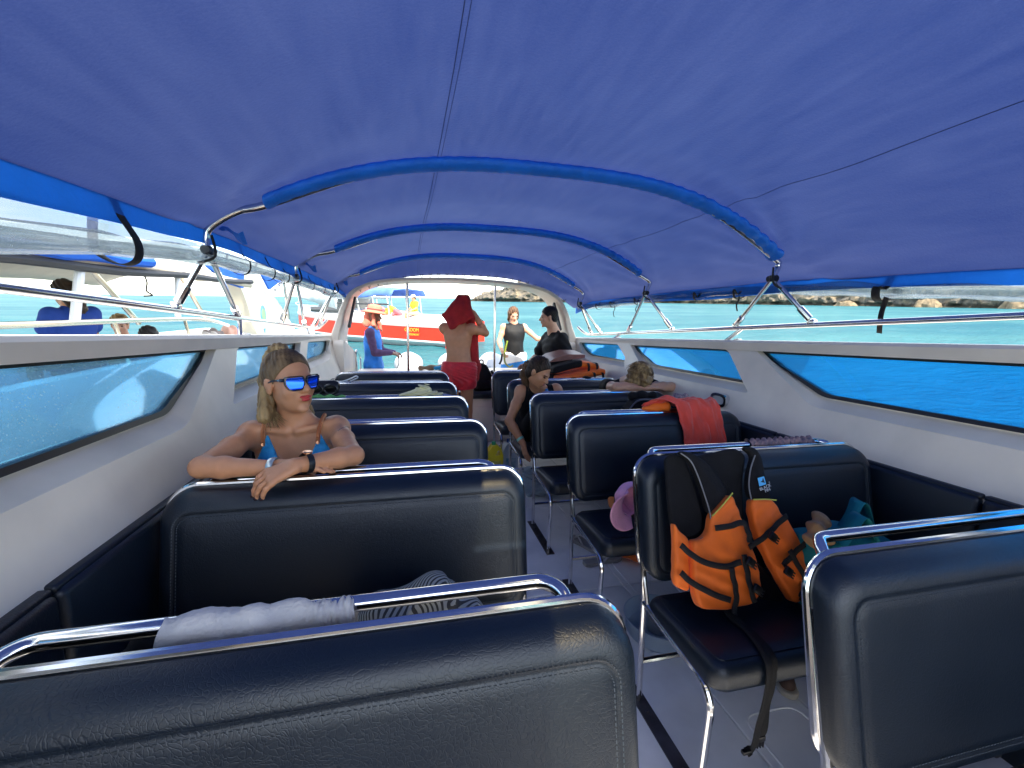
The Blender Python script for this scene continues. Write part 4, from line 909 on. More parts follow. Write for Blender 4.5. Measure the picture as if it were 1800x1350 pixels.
# ---------------------------------------------------------------- blond person asleep on folded arms
def sleeper():
    t = thing('person', (1.76, 3.45, -.97), 'blond person asleep face down on folded arms by the right wall', 'person')
    hc = A_(1.735, 3.06, -.405); f = A_(-.10, -.62, -.78); B = basis(f, (0, -.9, .5)); L = lambda x, y, z: hc + B @ A_(x, y, z)
    shR, shL = (1.60, 3.32, -.50), (1.92, 3.30, -.50); eR, eL = (1.535, 3.03, -.462), (1.985, 3.00, -.462); wR, wL = (1.77, 2.97, -.462), (1.74, 3.01, -.455)
    pel, che, nb = (1.76, 3.50, -.90), (1.76, 3.39, -.60), (1.75, 3.28, -.47); hl, hr = (1.86, 3.50, -.90), (1.66, 3.50, -.90)
    hp, hs = head_prims(hc, B); tor = torso_prims(pel, che, nb, shL, shR, hl, hr, .95)
    P = hp + [cap(L(0, -.03, -.05), nb, .05, .055, .03)] + tor + arm_prims(shR, eR, wR, .97) + arm_prims(shL, eL, wL, .97) + hand_prims(wR, (1, -.05, 0), (0, 0, -1), 1, .3, .92) + hand_prims(wL, (-1, .1, 0), (0, 0, -1), -1, .3, .92)
    for x in (1.66, 1.86): P += leg_prims((x, 3.48, -.89), (x, 3.10, -.90), (x, 3.12, -1.36), (x, 3.02, -1.39), .95)
    V, Q = sdf(P, .0065, .02, sub=hs); mkobj('body', V, Q, SKB, t)
    cloth('dark_top', tor + [cap(shR, A_(*shR) * .65 + A_(*eR) * .35, .055, .052), cap(shL, A_(*shL) * .65 + A_(*eL) * .35, .055, .052)], BLACKF, t, .008, .010)
    def hn(X): return .006 * np.sin(X[..., 0] * 95 + 14 * np.sin(X[..., 1] * 16)) + .004 * np.sin(X[..., 2] * 150 + X[..., 0] * 60)
    V, Q = sdf([ell(L(0, -.020, .035), A_(.090, .100, .098), B), ell(L(.045, .02, -.02), A_(.05, .06, .08), B, .02), ell(L(-.055, .01, -.02), A_(.045, .06, .08), B, .02), ell(L(0, .06, .055), A_(.06, .04, .06), B, .02)], .005, .02, nz=hn); mkobj('hair', V, Q, HBLOND, t)
    r2 = random.Random(9)
    def fn(q):
        a = r2.uniform(0, 2 * PI); b = r2.uniform(.2, 1.5); v0 = A_(.085 * math.cos(a) * math.sin(b * .4), -.02 + .095 * math.sin(a) * math.sin(b * .4), .035 + .1 * math.cos(b * .4)); v1 = A_(.10 * math.cos(a) * math.sin(b), -.02 + .11 * math.sin(a) * math.sin(b), .035 + .10 * math.cos(b))
        v2 = v1 + A_(r2.uniform(-.03, .03), r2.uniform(-.02, .02), -.05); return spline([L(*v0), L(*v1), L(*v2)], 5)
    strands('hair_strands', range(170), fn, HBLOND, t, .0026); strands('hair_strands', range(70), fn, HROOT, t, .0026)
    w, e = Vector(wL), Vector(eL); c = w.lerp(e, .12); d = (e - w).normalized(); N = d.orthogonal().normalized(); Bn = d.cross(N)
    MB().grid(lambda u, v: c + d * (v - .5) * .02 + (N * math.cos(2 * PI * u) + Bn * math.sin(2 * PI * u)) * .030, 20, 4, closeu=True).build('bracelet', mat('jade bracelet', (.2, .5, .45), .4), t)
sleeper()

# ---------------------------------------------------------------- man drying his head with a red towel
def towel_man():
    t = thing('person', (.50, 4.80, FLOOR), 'bare-backed man in red swim shorts with a red towel over his head', 'person')
    Y = 4.80; X = .49
    hc = A_(X + .045, Y + .02, .12); f = A_(.75, .62, -.35); B = basis(f); L = lambda x, y, z: hc + B @ A_(x, y, z)
    shL, shR = (X - .115, Y + .10, -.055), (X + .165, Y - .06, -.055)     # his back is towards the viewer
    eR = (X + .325, Y - .02, -.10); wR = (X + .20, Y + .03, .12); eL = (X + .16, Y + .33, .0); wL = (X + .10, Y + .20, .15)
    pel, che, nb = (X + .035, Y + .02, -.50), (X + .025, Y + .02, -.16), (X + .035, Y + .02, -.01); hl, hr = (X - .045, Y + .06, -.52), (X + .125, Y - .03, -.52)
    hp, hs = head_prims(hc, B); tor = torso_prims(pel, che, nb, shL, shR, hl, hr, .96, .95)
    lg = leg_prims((X - .035, Y + .05, -.56), (X - .03, Y + .06, -.97), (X - .02, Y + .10, -1.36), (X + .06, Y + .18, -1.40), 1.0) + leg_prims((X + .115, Y - .03, -.56), (X + .13, Y - .01, -.97), (X + .13, Y - .04, -1.36), (X + .22, Y + .05, -1.40), 1.0)
    P = hp + [cap(L(0, -.02, -.05), nb, .058, .065, .03)] + tor + arm_prims(shR, eR, wR, 1.0, 1.05) + arm_prims(shL, eL, wL, 1.0, 1.05) + hand_prims(wR, (-.5, .1, .6), (-.8, 0, -.4), 1, .5) + hand_prims(wL, (-.3, -.6, .5), (0, -.8, -.3), -1, .5) + lg
    spine = [cap((X + .04, Y - .125, -.08), (X + .045, Y - .115, -.45), .010, .014)]
    V, Q = sdf(P, .0075, .025, sub=spine); mkobj('body', V, Q, SKA, t)
    RS = mat('red swim shorts', (.62, .008, .022), .5, var=.15, vscale=20, bump=.5, bscale=30, sheen=.2)
    cloth('swim_shorts', [cap(A_(*hl) + A_(.01, 0, .055), A_(*hr) + A_(-.01, 0, .055), .092, .092, .05), cap(A_(*hl) + A_(0, 0, .02), (X - .035, Y + .055, -.77), .098, .080, .02), cap(A_(*hr) + A_(0, 0, .02), (X + .125, Y - .025, -.77), .098, .082, .02), cap(A_(*pel) + A_(0, -.03, 0), A_(*pel) + A_(.005, -.035, -.13), .10, .085, .03)], RS, t, .008, .014, cuts=[((0, 0, -.415), (0, 0, 1)), ((X, 0, -.735), (.15, 0, -1))], nz=lambda Xx: .004 * np.sin(Xx[..., 0] * 70 + 20 * np.sin(Xx[..., 2] * 12)))
    TW = mat('red terry towel', (.42, .016, .018), .9, var=.15, vscale=18, bump=.6, bscale=220)
    tw = thing('towel', (X + .1, Y, -.6), 'dark red towel draped over the head of the man in red shorts', 'towel')
    def tn(Xx): return .0045 * np.sin(Xx[..., 0] * 52 + 14 * Xx[..., 2]) + .0025 * np.sin(Xx[..., 0] * 95 + Xx[..., 1] * 30)
    ap, lf_, cn, rg = hc + A_(.04, -.01, .135), hc + A_(-.17, -.04, -.03), hc + A_(-.10, -.13, -.155), hc + A_(.10, -.07, -.05)
    fl = [cap(ap, lf_ * (1 - w_) + cn * w_, .035, .014, .06) for w_ in (0, .33, .66, 1)] + [cap(ap, cn * (1 - w_) + rg * w_, .035, .016, .06) for w_ in (.33, .66, 1)] + [cap(lf_, cn, .014, .012, .05), cap(cn, rg, .012, .02, .05)]
    V, Q = sdf([ell(hc + A_(0, -.005, .035), A_(.105, .115, .105)), cap(hc + A_(.08, .02, .05), hc + A_(.13, .0, -.06), .05, .045, .05)] + fl, .007, .04, nz=tn); mkobj('head_drape', V, Q, TW, tw)
    V, Q = sdf([cap(hc + A_(.10, .06, -.02), hc + A_(.145, .03, -.25), .055, .055, .05), cap(hc + A_(.145, .03, -.25), hc + A_(.17, .0, -.60), .055, .062, .05), cap(hc + A_(.17, .0, -.60), hc + A_(.17, .0, -.72), .060, .050, .05)], .007, .04, nz=tn); mkobj('hanging_end', V, Q, TW, tw)
towel_man()

# ---------------------------------------------------------------- crew member with a sun hat
def hat_person():
    X, Y = -.50, 6.45
    t = thing('person', (X, Y, FLOOR - .04), 'person in blue vest and purple sleeves wearing a salmon sun hat at the stern', 'person')
    hc = A_(X + .02, Y, .085); f = A_(.95, .15, -.12); B = basis(f); L = lambda x, y, z: hc + B @ A_(x, y, z)
    shN, shF = (X - .03, Y - .17, -.145), (X + .02, Y + .17, -.145); eN = (X + .03, Y - .20, -.42); wN = (X + .24, Y - .13, -.425); eF = (X + .10, Y + .20, -.42); wF = (X + .28, Y + .05, -.43)
    pel, che, nb = (X + .0, Y, -.60), (X - .005, Y, -.26), (X, Y, -.10); hN, hF = (X, Y - .09, -.62), (X, Y + .09, -.62)
    hp, hs = head_prims(hc, B); tor = torso_prims(pel, che, nb, shF, shN, hF, hN, .96, 1.0)
    lg = leg_prims((X, Y - .09, -.64), (X + .03, Y - .09, -1.05), (X - .01, Y - .09, -1.42), (X + .12, Y - .09, -1.445), 1.0) + leg_prims((X, Y + .09, -.64), (X + .03, Y + .09, -1.05), (X - .01, Y + .09, -1.42), (X + .12, Y + .09, -1.445), 1.0)
    P = hp + [cap(L(0, -.02, -.05), nb, .055, .06, .03)] + tor + arm_prims(shN, eN, wN) + arm_prims(shF, eF, wF) + hand_prims(wN, (.9, .1, -.2), (0, .4, -.9), 1, .8) + hand_prims(wF, (.9, -.2, -.2), (0, -.3, -.9), -1, .8) + lg
    V, Q = sdf(P, .008, .02, sub=hs); mkobj('body', V, Q, SKD, t); face_bits(t, hc, B, h=.003)
    PUR = mat('purple sleeve fabric', (.085, .045, .13), .8, var=.2, vscale=25, bump=.3, bscale=60); BLV = mat('bright blue vest', (.015, .20, .70), .7, var=.18, vscale=12, bump=.4, bscale=25)
    for a in ((shN, eN, wN), (shF, eF, wF)):
        cloth('sleeve', arm_prims(*a)[:5], PUR, t, .008, .010); MB().tube([Vector(a[2]) * .9 + Vector(a[1]) * .1, a[2]], .033, 12).build('cuff', mat('red cuff', (.5, .02, .03), .7), t)
    cloth('vest', tor + [cap(hN, hF, .11, .11, .05)], BLV, t, .008, .018, cuts=[((0, 0, -.685), (0, 0, -1)), ((0, Y - .175, 0), (.1, -1, .0)), ((0, Y + .175, 0), (0, 1, 0))], sub=[ell(A_(*nb) + A_(.03, 0, .04), A_(.08, .08, .07)), ell(A_(*shN) + A_(0, -.04, -.03), A_(.055, .05, .10))], nz=lambda Xx: .004 * np.sin(Xx[..., 0] * 60 + Xx[..., 2] * 25))
    cloth('trousers', [cap(hN, hF, .10, .10, .05)] + lg[:3] + lg[5:8], mat('purple trousers', (.06, .02, .05), .8), t, .010, .016)
    HATM = mat('salmon cotton', (.68, .20, .13), .8, var=.12, vscale=20, bump=.3, bscale=200); RIB = mat('hat ribbon', (.25, .06, .05), .8)
    hat = thing('sun_hat', tuple(hc + A_(0, 0, .09)), 'salmon sun hat with neck flap worn by the person in the blue vest', 'hat')
    Rh = Matrix(B)
    MB().lathe([(.185, -.018), (.15, .000), (.098, .022), (.094, .06), (.088, .085), (.06, .102), (.02, .108), (.0, .108)], L(0, 0, .055), 28, Rh, 1, 1.05).build('crown', HATM, hat, sharp=None)
    MB().lathe([(.100, .018), (.102, .022), (.100, .040), (.097, .042)], L(0, 0, .055), 28, Rh, 1, 1.05).build('ribbon', RIB, hat)
    V, Q = sdf([cap(L(0, -.085, .03), L(0, -.085, -.11), .045, .06, .03), cap(L(.075, -.02, .03), L(.075, .0, -.13), .018, .03, .03), cap(L(-.075, -.02, .03), L(-.075, .0, -.13), .018, .03, .03), cap(L(.04, .07, -.09), L(.045, .12, -.19), .030, .014, .03)], .007, .03, nz=lambda Xx: .004 * np.sin(Xx[..., 2] * 60 + Xx[..., 0] * 50)); mkobj('neck_flap', V, Q, HATM, hat)
    rp = MB().tube(spline([A_(*wN) + A_(.09, 0, -.03), (X + .34, Y - .1, -.60), (X + .22, Y - .15, -.75), (X + .08, Y - .25, -.85)], 8), .006, 6).build('mooring_line', mat('thin rope', (.25, .25, .24), .8), None); reg(rp, 'thin dark rope hanging from the hand of the person in the sun hat', 'rope')
hat_person()

# ---------------------------------------------------------------- person at the stern in a black sleeveless top
def stern_woman():
    X, Y = 1.63, 6.85
    t = thing('person', (X, Y, FLOOR - .04), 'person in black sleeveless top and white and blue shorts standing on the stern', 'person')
    hc = A_(X - .02, Y - .03, .155); f = A_(.15, -.85, -.45); B = basis(f); L = lambda x, y, z: hc + B @ A_(x, y, z)
    shR, shL = (X - .165, Y, -.045), (X + .165, Y, -.045); eR = (X - .25, Y - .05, -.27); wR = (X - .235, Y - .22, -.41); eL = (X + .36, Y - .10, -.22); wL = (X + .60, Y - .20, -.27)
    pel, che, nb = (X + .01, Y, -.50), (X, Y, -.17), (X, Y, .0); hl, hr = (X + .10, Y, -.53), (X - .08, Y, -.53)
    hp, hs = head_prims(hc, B); tor = torso_prims(pel, che, nb, shL, shR, hl, hr, .98, 1.0)
    lg = leg_prims((X - .085, Y, -.57), (X - .10, Y - .02, -1.0), (X - .10, Y, -1.42), (X - .11, Y - .12, -1.445), 1.0) + leg_prims((X + .105, Y, -.57), (X + .13, Y - .02, -1.0), (X + .14, Y, -1.42), (X + .16, Y - .12, -1.445), 1.0)
    P = hp + [cap(L(0, -.02, -.05), nb, .05, .055, .03)] + tor + arm_prims(shR, eR, wR) + arm_prims(shL, eL, wL) + hand_prims(wR, (.2, -.5, -.6), (.8, 0, -.2), 1, .8) + hand_prims(wL, (.9, -.2, -.1), (0, 0, -1), -1, .2) + lg
    V, Q = sdf(P, .008, .02, sub=hs); mkobj('body', V, Q, SKB, t); face_bits(t, hc, B, h=.003)
    cloth('sleeveless_top', tor, mat('black swim top', (.0045, .005, .0065), .6, spec=.3, var=.3, vscale=10, bump=.3, bscale=40), t, .008, .014, cuts=[((0, 0, -.50), (0, 0, -1)), ((X + .145, 0, 0), (1, 0, .2)), ((X - .145, 0, 0), (-1, 0, .2))], sub=[ell(A_(*nb) + A_(0, -.02, .06), A_(.065, .08, .06))])
    sh = [cap(A_(*hl) + A_(0, 0, .03), A_(*hr) + A_(0, 0, .03), .105, .105, .05), cap(hl, (X + .12, Y - .01, -.72), .10, .105, .04), cap(hr, (X - .095, Y - .01, -.72), .10, .105, .04)]
    cloth('shorts', sh, mat('white swim shorts', (.75, .75, .76), .6, bump=.4, bscale=30), t, .008, .012, cuts=[((0, 0, -.44), (0, 0, 1)), ((X - .2, 0, -.64), (.18, 0, -1))])
    cloth('shorts_hem', sh, mat('blue swim shorts', (.02, .22, .62), .6, bump=.4, bscale=30), t, .008, .010, cuts=[((X - .2, 0, -.63), (-.18, 0, 1)), ((0, 0, -.73), (0, 0, -1))])
    V, Q = sdf([ell(L(0, -.024, .034), A_(.084, .094, .092), B), cap(L(.068, .0, .02), L(.07, .02, -.09), .028, .020), cap(L(-.068, .0, .02), L(-.07, .02, -.09), .028, .020), cap(L(0, -.06, 0), L(0, -.05, -.12), .07, .05)], .006, .02, cuts=[(L(0, .066, .06), B @ A_(0, .85, -.3))], nz=lambda Xx: .004 * np.sin(Xx[..., 0] * 200 + Xx[..., 2] * 40)); mkobj('hair', V, Q, HBROWN, t)
    sn = thing('snorkel', tuple(A_(*wR) + A_(0, -.03, -.08)), 'dark snorkel with yellow-green strap held by the person at the stern', 'snorkel')
    MB().tube(spline([A_(*wR) + A_(-.02, -.09, -.04), A_(*wR) + A_(-.03, -.10, -.13), A_(*wR) + A_(-.06, -.10, -.20)], 6), .016, 10).build('mouthpiece', BLACKP, sn)
    MB().tube(spline([A_(*wR) + A_(.03, -.08, .10), A_(*wR) + A_(.02, -.09, -.03), A_(*wR) + A_(.03, -.09, -.17), A_(*wR) + A_(.10, -.09, -.24), A_(*wR) + A_(.16, -.09, -.22)], 6), .014, 10).build('tube', mat('olive tube', (.20, .22, .06), .4), sn)
    MB().tube([A_(*wR) + A_(.02, -.10, -.02), A_(*wR) + A_(.065, -.08, .16)], .012, 8).build('strap', mat('lime strap', (.65, .75, .05), .5), sn)
stern_woman()

# ---------------------------------------------------------------- man in a black T-shirt seated at the stern
def black_man():
    X, Y = 1.74, 5.20
    t = thing('person', (X, Y, -.80), 'dark-haired man in black T-shirt seated in profile at the right stern corner', 'person')
    hc = A_(X - .075, Y - .02, .10); f = A_(-.96, .22, -.12); B = basis(f); L = lambda x, y, z: hc + B @ (A_(x, y, z) * 1.06)
    shN, shF = (X + .05, Y - .18, -.165), (X + .0, Y + .19, -.165); eN = (X + .14, Y - .20, -.43); wN = (X - .02, Y - .26, -.60); eF = (X - .12, Y + .24, -.40); wF = (X - .30, Y + .12, -.50)
    pel, che, nb = (X + .05, Y, -.66), (X + .03, Y, -.28), (X + .01, Y, -.095); hN, hF = (X + .05, Y - .10, -.68), (X + .05, Y + .10, -.68)
    hp, hs = head_prims(hc, B, 1.06); tor = torso_prims(pel, che, nb, shF, shN, hF, hN, 1.1, 1.12)
    lg = leg_prims((X + .0, Y - .10, -.69), (X - .38, Y - .12, -.72), (X - .36, Y - .14, -1.1), (X - .46, Y - .14, -1.15), 1.05) + leg_prims((X + .0, Y + .10, -.69), (X - .38, Y + .12, -.72), (X - .36, Y + .14, -1.1), (X - .46, Y + .14, -1.15), 1.05)
    P = hp + [cap(L(0, -.02, -.05), nb, .062, .07, .03)] + tor + arm_prims(shN, eN, wN, 1.08) + arm_prims(shF, eF, wF, 1.08) + hand_prims(wN, (-.8, 0, -.5), (0, .6, -.5), 1, .5) + hand_prims(wF, (-.8, 0, -.3), (0, -.6, -.5), -1, .5) + lg
    V, Q = sdf(P, .008, .02, sub=hs); mkobj('body', V, Q, SKB, t); face_bits(t, hc, B, 1.06, h=.003)
    slv = [cap(shN, A_(*shN) * .25 + A_(*eN) * .75, .068, .070), cap(shF, A_(*shF) * .25 + A_(*eF) * .75, .068, .070)]
    cloth('t_shirt', tor + slv, mat('black cotton', (.006, .006, .007), .8, spec=.3, var=.3, vscale=14, bump=.4, bscale=30), t, .008, .014, sub=[ell(A_(*nb) + A_(-.03, 0, .05), A_(.075, .075, .06))], nz=lambda Xx: .004 * np.sin(Xx[..., 2] * 55 + Xx[..., 0] * 60 + Xx[..., 1] * 20))
    cloth('shorts', [cap(hN, hF, .12, .12, .05), lg[0], lg[5]], mat('grey shorts', (.10, .10, .11), .8), t, .010, .016)
    V, Q = sdf([ell(L(0, -.022, .036), A_(.083, .097, .090) * 1.06, B), ell(L(0, -.055, -.02), A_(.07, .055, .06) * 1.06, B, .02)], .005, .02, cuts=[(L(0, .058, .052), B @ A_(0, .75, -.66))], nz=lambda Xx: .0025 * np.sin(Xx[..., 0] * 240 + Xx[..., 2] * 200)); mkobj('hair', V, Q, HBLACK, t)
black_man()

# ================================================================== loose things on board
def clothgrid(name, fn, nu, nv, m, parent=None, thick=.004, **k):
    o = MB().grid(fn, nu, nv).build(name, m, parent, sharp=None, **k); md = o.modifiers.new('solid', 'SOLIDIFY'); md.thickness = thick; md.offset = 0; return o
def drape(name, x0, x1, yr, zr, rad, lf, lb, m, label, cat, amp=.01, fq=30, nu=70, nv=46, slant=0, lean=.2, parent=None):
    # cloth laid over a rail running along x: lf hangs towards the viewer, lb behind
    tot = lf + lb + PI * rad
    def fn(u, v):
        x = x0 + (x1 - x0) * u; s = v * tot
        f = amp * (math.sin(x * fq + 4 * fbm(x * 5, v * 2, 1, 2)) + .6 * fbm(x * 11, v * 3, 7, 3))
        ls = lf * (1 + slant * (u - .5)) ; k = .35 + .65 * abs(v - .5) * 2
        if s < lf: d = lf - s; q = (yr - rad - d * lean * .0 - f * k * 1.2 - .0, zr - d * (1 + slant * (u - .5)) + f * .3)
        elif s < lf + PI * rad: a = (s - lf) / rad; q = (yr - rad * math.cos(a), zr + (rad + abs(f) * .6) * math.sin(a))
        else: d = s - lf - PI * rad; q = (yr + rad + f * k, zr - d)
        return (x + .35 * f * math.sin(v * 9) + .02 * fbm(v * 3, u * 3, 5, 2) * k, q[0], q[1])
    o = clothgrid(name, fn, nu, nv, m, parent); reg(o, label, cat); return o
GREYC = mat('pale grey cotton', (.50, .48, .47), .9, var=.08, vscale=10, bump=.35, bscale=120, sheen=.2)
def greyfn(u, v):
    x = -.40 + .30 * u; s = v; bunch = max(0, (u - .72) / .28)
    f = .004 * abs(math.sin(x * 55 + 9 * v + 5 * fbm(x * 6, v * 2, 1, 2))) + .007 * fbm(x * 14, v * 5, 3, 4) + bunch * .006 * abs(math.sin(u * 90 + 5 * v))
    rad = .021 + .004 * math.sin(u * 5) - .002 * bunch; lf = .085; lb = .12; tot = lf + lb + PI * rad; d = s * tot; yr, zr = .756, -.505
    if d < lf: q = (yr - rad - f, zr - (lf - d) * 1.0)
    elif d < lf + PI * rad: a = (d - lf) / rad; q = (yr - (rad + f) * math.cos(a), zr + (rad + f) * math.sin(a))
    else: q = (yr + rad + f, zr - (d - lf - PI * rad))
    return (x + .012 * fbm(v * 4, u * 2, 9, 2), q[0], q[1])
gc = clothgrid('grey_cloth', greyfn, 110, 46, GREYC); reg(gc, 'pale grey cloth hung over the rail of the nearest left bench', 'cloth')
V, Q = sdf([ell((-.43, .80, -.60), (.07, .05, .07)), ell((-.35, .82, -.62), (.06, .05, .06))], .006, .03, nz=lambda X: .006 * np.sin(X[..., 0] * 70 + X[..., 2] * 50))
reg(mkobj('dark_pouch', V, Q, BLACKF), 'dark crumpled pouch behind the rail of the nearest left bench', 'pouch')
# striped beach bag on the second left bench
def stripemat():
    m = bpy.data.materials.new('zebra striped cotton'); m.use_nodes = True; n, l = m.node_tree.nodes, m.node_tree.links; p = n['Principled BSDF']
    t = n.new('ShaderNodeTexCoord'); mp_ = n.new('ShaderNodeMapping'); mp_.inputs['Rotation'].default_value = (.2, .5, .9); l.new(t.outputs['Object'], mp_.inputs[0])
    w = n.new('ShaderNodeTexWave'); w.inputs['Scale'].default_value = 36; w.inputs['Distortion'].default_value = 1.2; w.inputs['Detail'].default_value = 1; w.inputs['Detail Scale'].default_value = .8; l.new(mp_.outputs[0], w.inputs['Vector'])
    r = n.new('ShaderNodeValToRGB'); r.color_ramp.elements[0].position = .36; r.color_ramp.elements[1].position = .44; r.color_ramp.elements[0].color = (.05, .05, .048, 1); r.color_ramp.elements[1].color = (.42, .43, .38, 1)
    l.new(w.outputs['Fac'], r.inputs['Fac']); l.new(r.outputs[0], p.inputs['Base Color']); p.inputs['Roughness'].default_value = .85; return m
V, Q = sdf([cap((-.10, 1.10, -.85), (.10, 1.12, -.85), .11, .11), cap((-.06, 1.10, -.77), (.05, 1.12, -.735), .07, .06), cap((.06, 1.10, -.77), (.15, 1.08, -.80), .06, .045), ell((.06, 1.10, -.715), (.03, .03, .035))], .006, .04, nz=lambda X: .007 * np.abs(np.sin(X[..., 0] * 30 + 5 * np.sin(X[..., 2] * 14))) + .004 * np.sin(X[..., 2] * 50 + X[..., 0] * 30))
reg(mkobj('striped_bag', V, Q, stripemat()), 'black and white striped cloth bag behind the nearest left bench', 'bag')

# ---- orange and black life vest on the second right bench
VP = dict(
    LO=[(1.0, -0.656), (1.095, -0.589), (1.115, -0.654), (1.126, -0.704), (1.153, -0.803), (1.156, -0.875), (1.143, -0.912), (1.105, -0.933), (1.059, -0.935), (0.999, -0.938), (0.909, -0.924), (0.896, -0.871), (0.916, -0.723), (0.948, -0.724), (0.984, -0.705)],
    LW=[(0.869, -0.664), (0.884, -0.693), (0.918, -0.721), (0.894, -0.882), (0.839, -0.853), (0.854, -0.776)],
    LB=[(0.929, -0.442), (0.974, -0.451), (1.026, -0.485), (1.064, -0.534), (1.095, -0.589), (1.0, -0.656), (0.989, -0.576), (0.969, -0.512), (0.95, -0.473), (0.918, -0.45)],
    IB=[(0.881, -0.461), (0.918, -0.448), (0.962, -0.465), (0.988, -0.58), (1.001, -0.654), (0.986, -0.709), (0.942, -0.727), (0.895, -0.717), (0.869, -0.676), (0.872, -0.58)],
    MB=[(1.004, -0.463), (1.179, -0.441), (1.223, -0.469), (1.188, -0.558), (1.168, -0.683), (1.189, -0.807), (1.256, -0.893), (1.283, -0.959), (1.132, -0.926), (1.126, -0.704), (1.095, -0.589), (1.04, -0.495)],
    RB=[(1.179, -0.441), (1.235, -0.441), (1.26, -0.48), (1.257, -0.532), (1.27, -0.623), (1.176, -0.617), (1.175, -0.57), (1.194, -0.516), (1.222, -0.473)],
    RO=[(1.176, -0.615), (1.27, -0.623), (1.286, -0.667), (1.314, -0.69), (1.344, -0.751), (1.371, -0.824), (1.386, -0.854), (1.34, -0.926), (1.32, -0.939), (1.279, -0.954), (1.245, -0.892), (1.216, -0.833), (1.184, -0.758), (1.17, -0.696), (1.169, -0.65)],
    s1=[(0.992, -0.69), (1.046, -0.689), (1.104, -0.683), (1.119, -0.716), (1.118, -0.744)],
    s2=[(0.855, -0.729), (0.888, -0.759), (0.928, -0.784), (0.974, -0.8), (1.018, -0.807), (1.071, -0.798)],
    s3=[(0.842, -0.807), (0.875, -0.838), (0.919, -0.864), (0.964, -0.887), (1.01, -0.904)],
    s4=[(1.028, -0.811), (1.032, -0.854), (1.032, -0.893), (1.013, -0.943)],
    s5=[(1.083, -0.777), (1.085, -0.821), (1.088, -0.868), (1.096, -0.919)],
    s6=[(1.292, -0.674), (1.233, -0.705), (1.184, -0.732), (1.115, -0.76)],
    s7=[(1.355, -0.762), (1.289, -0.796), (1.238, -0.827)],
    s8=[(1.382, -0.837), (1.335, -0.881), (1.285, -0.928)],
    s9=[(1.273, -0.782), (1.305, -0.846), (1.339, -0.921)],
    bk=[(1.203, -0.733), (1.241, -0.842), (1.285, -0.928), (1.099, -0.8), (1.108, -0.881)],
    p1=[(1.001, -0.655), (1.047, -0.625), (1.095, -0.589)],
    p2=[(1.176, -0.616), (1.225, -0.618), (1.27, -0.624)],
    lg=[(1.224, -0.563), (1.23, -0.591), (1.245, -0.575)],
    pb=[(0.918, -0.45), (0.952, -0.475), (0.971, -0.516), (0.988, -0.58), (1.001, -0.654), (0.986, -0.705), (0.943, -0.726)],
    pc=[(1.223, -0.471), (1.194, -0.516), (1.175, -0.57), (1.176, -0.616)],
)
vest = thing('life_vest', (1.15, 1.25, -.97), 'orange and black life vest leaning on the backrest of the second right bench', 'life vest')
vn = Vector((0, -1, .36)).normalized()
def vmap(w0, curve=0):
    def f(u, v, w):
        ww = w + w0 - curve * (u - 1.15) ** 2
        return u + vn.x * ww, 1.505 + .36 * v + vn.y * ww, v + vn.z * ww
    return f
def vpt(p, w): return Vector((p[0], 1.505 + .36 * p[1], p[1])) + vn * w
PIPE = mat('black piping', (.02, .02, .02), .4); LIME = mat('lime piping', (.55, .58, .10), .5)
wr = lambda U, Vv: .0018 * np.sin(U * 70 + 10 * np.sin(Vv * 15))
for nm, key, t_, w0, m_, pw in (('back_panel', 'MB', .012, -.012, BLACKF, 0), ('inner_panel', 'IB', .010, -.006, BLACKF, 0), ('front_panel', 'LO', .022, .030, ORANGE, .009), ('side_panel', 'LW', .018, .012, ORANGE, .010), ('shoulder_panel', 'LB', .016, .022, BLACKF, .010), ('shoulder_panel', 'RB', .016, .022, BLACKF, .010), ('front_panel', 'RO', .022, .026, ORANGE, .009)):
    V, Q = puffy(round_poly(VP[key], .022, 4), t_, min(.012, t_ * .8), vmap(w0), .004, wr if m_ is ORANGE else None, pw)
    mkobj(nm, V, Q, m_, vest)
for key in ('s1', 's2', 's3', 's4', 's5', 's6', 's7', 's8', 's9'):
    pts = spline([vpt(p, .0) for p in VP[key]], 5); h = {'s4': .071, 's5': .073, 's6': .064, 's7': .064, 's8': .064, 's9': .067}.get(key, .068)
    pts = [p + vn * (h + .002 * math.sin(i * 1.3)) for i, p in enumerate(pts)]
    T0 = [(pts[min(i + 1, len(pts) - 1)] - pts[max(i - 1, 0)]).normalized().cross(vn) for i in range(len(pts))]
    MB().ribbon(pts, T0, .019, .0025).build('strap', STRAP, vest, sharp=None)
for p in VP['bk']:
    c = vpt(p, .080); Rb = frame((0, 0, 0), (1, 0, -.8), vn.cross(Vector((1, 0, -.8)))).to_3x3()
    b = MB().box(c, (.034, .028, .013), Rb, bev=.004)
    for q in (-1, 0, 1): b.box(c + Rb @ Vector((.023, q * .009, 0)), (.018, .005, .007), Rb, bev=.0015)
    b.build('buckle', BLACKP, vest)
for key, m_ in (('p1', LIME), ('p2', LIME), ('pb', mat('grey piping', (.16, .16, .17), .5)), ('pc', MATS['grey piping'] if 'grey piping' in MATS else PIPE)):
    MB().tube(spline([vpt(p, .050 if m_ is LIME else .040) for p in VP[key]], 6), .0024, 6).build('piping', m_, vest)
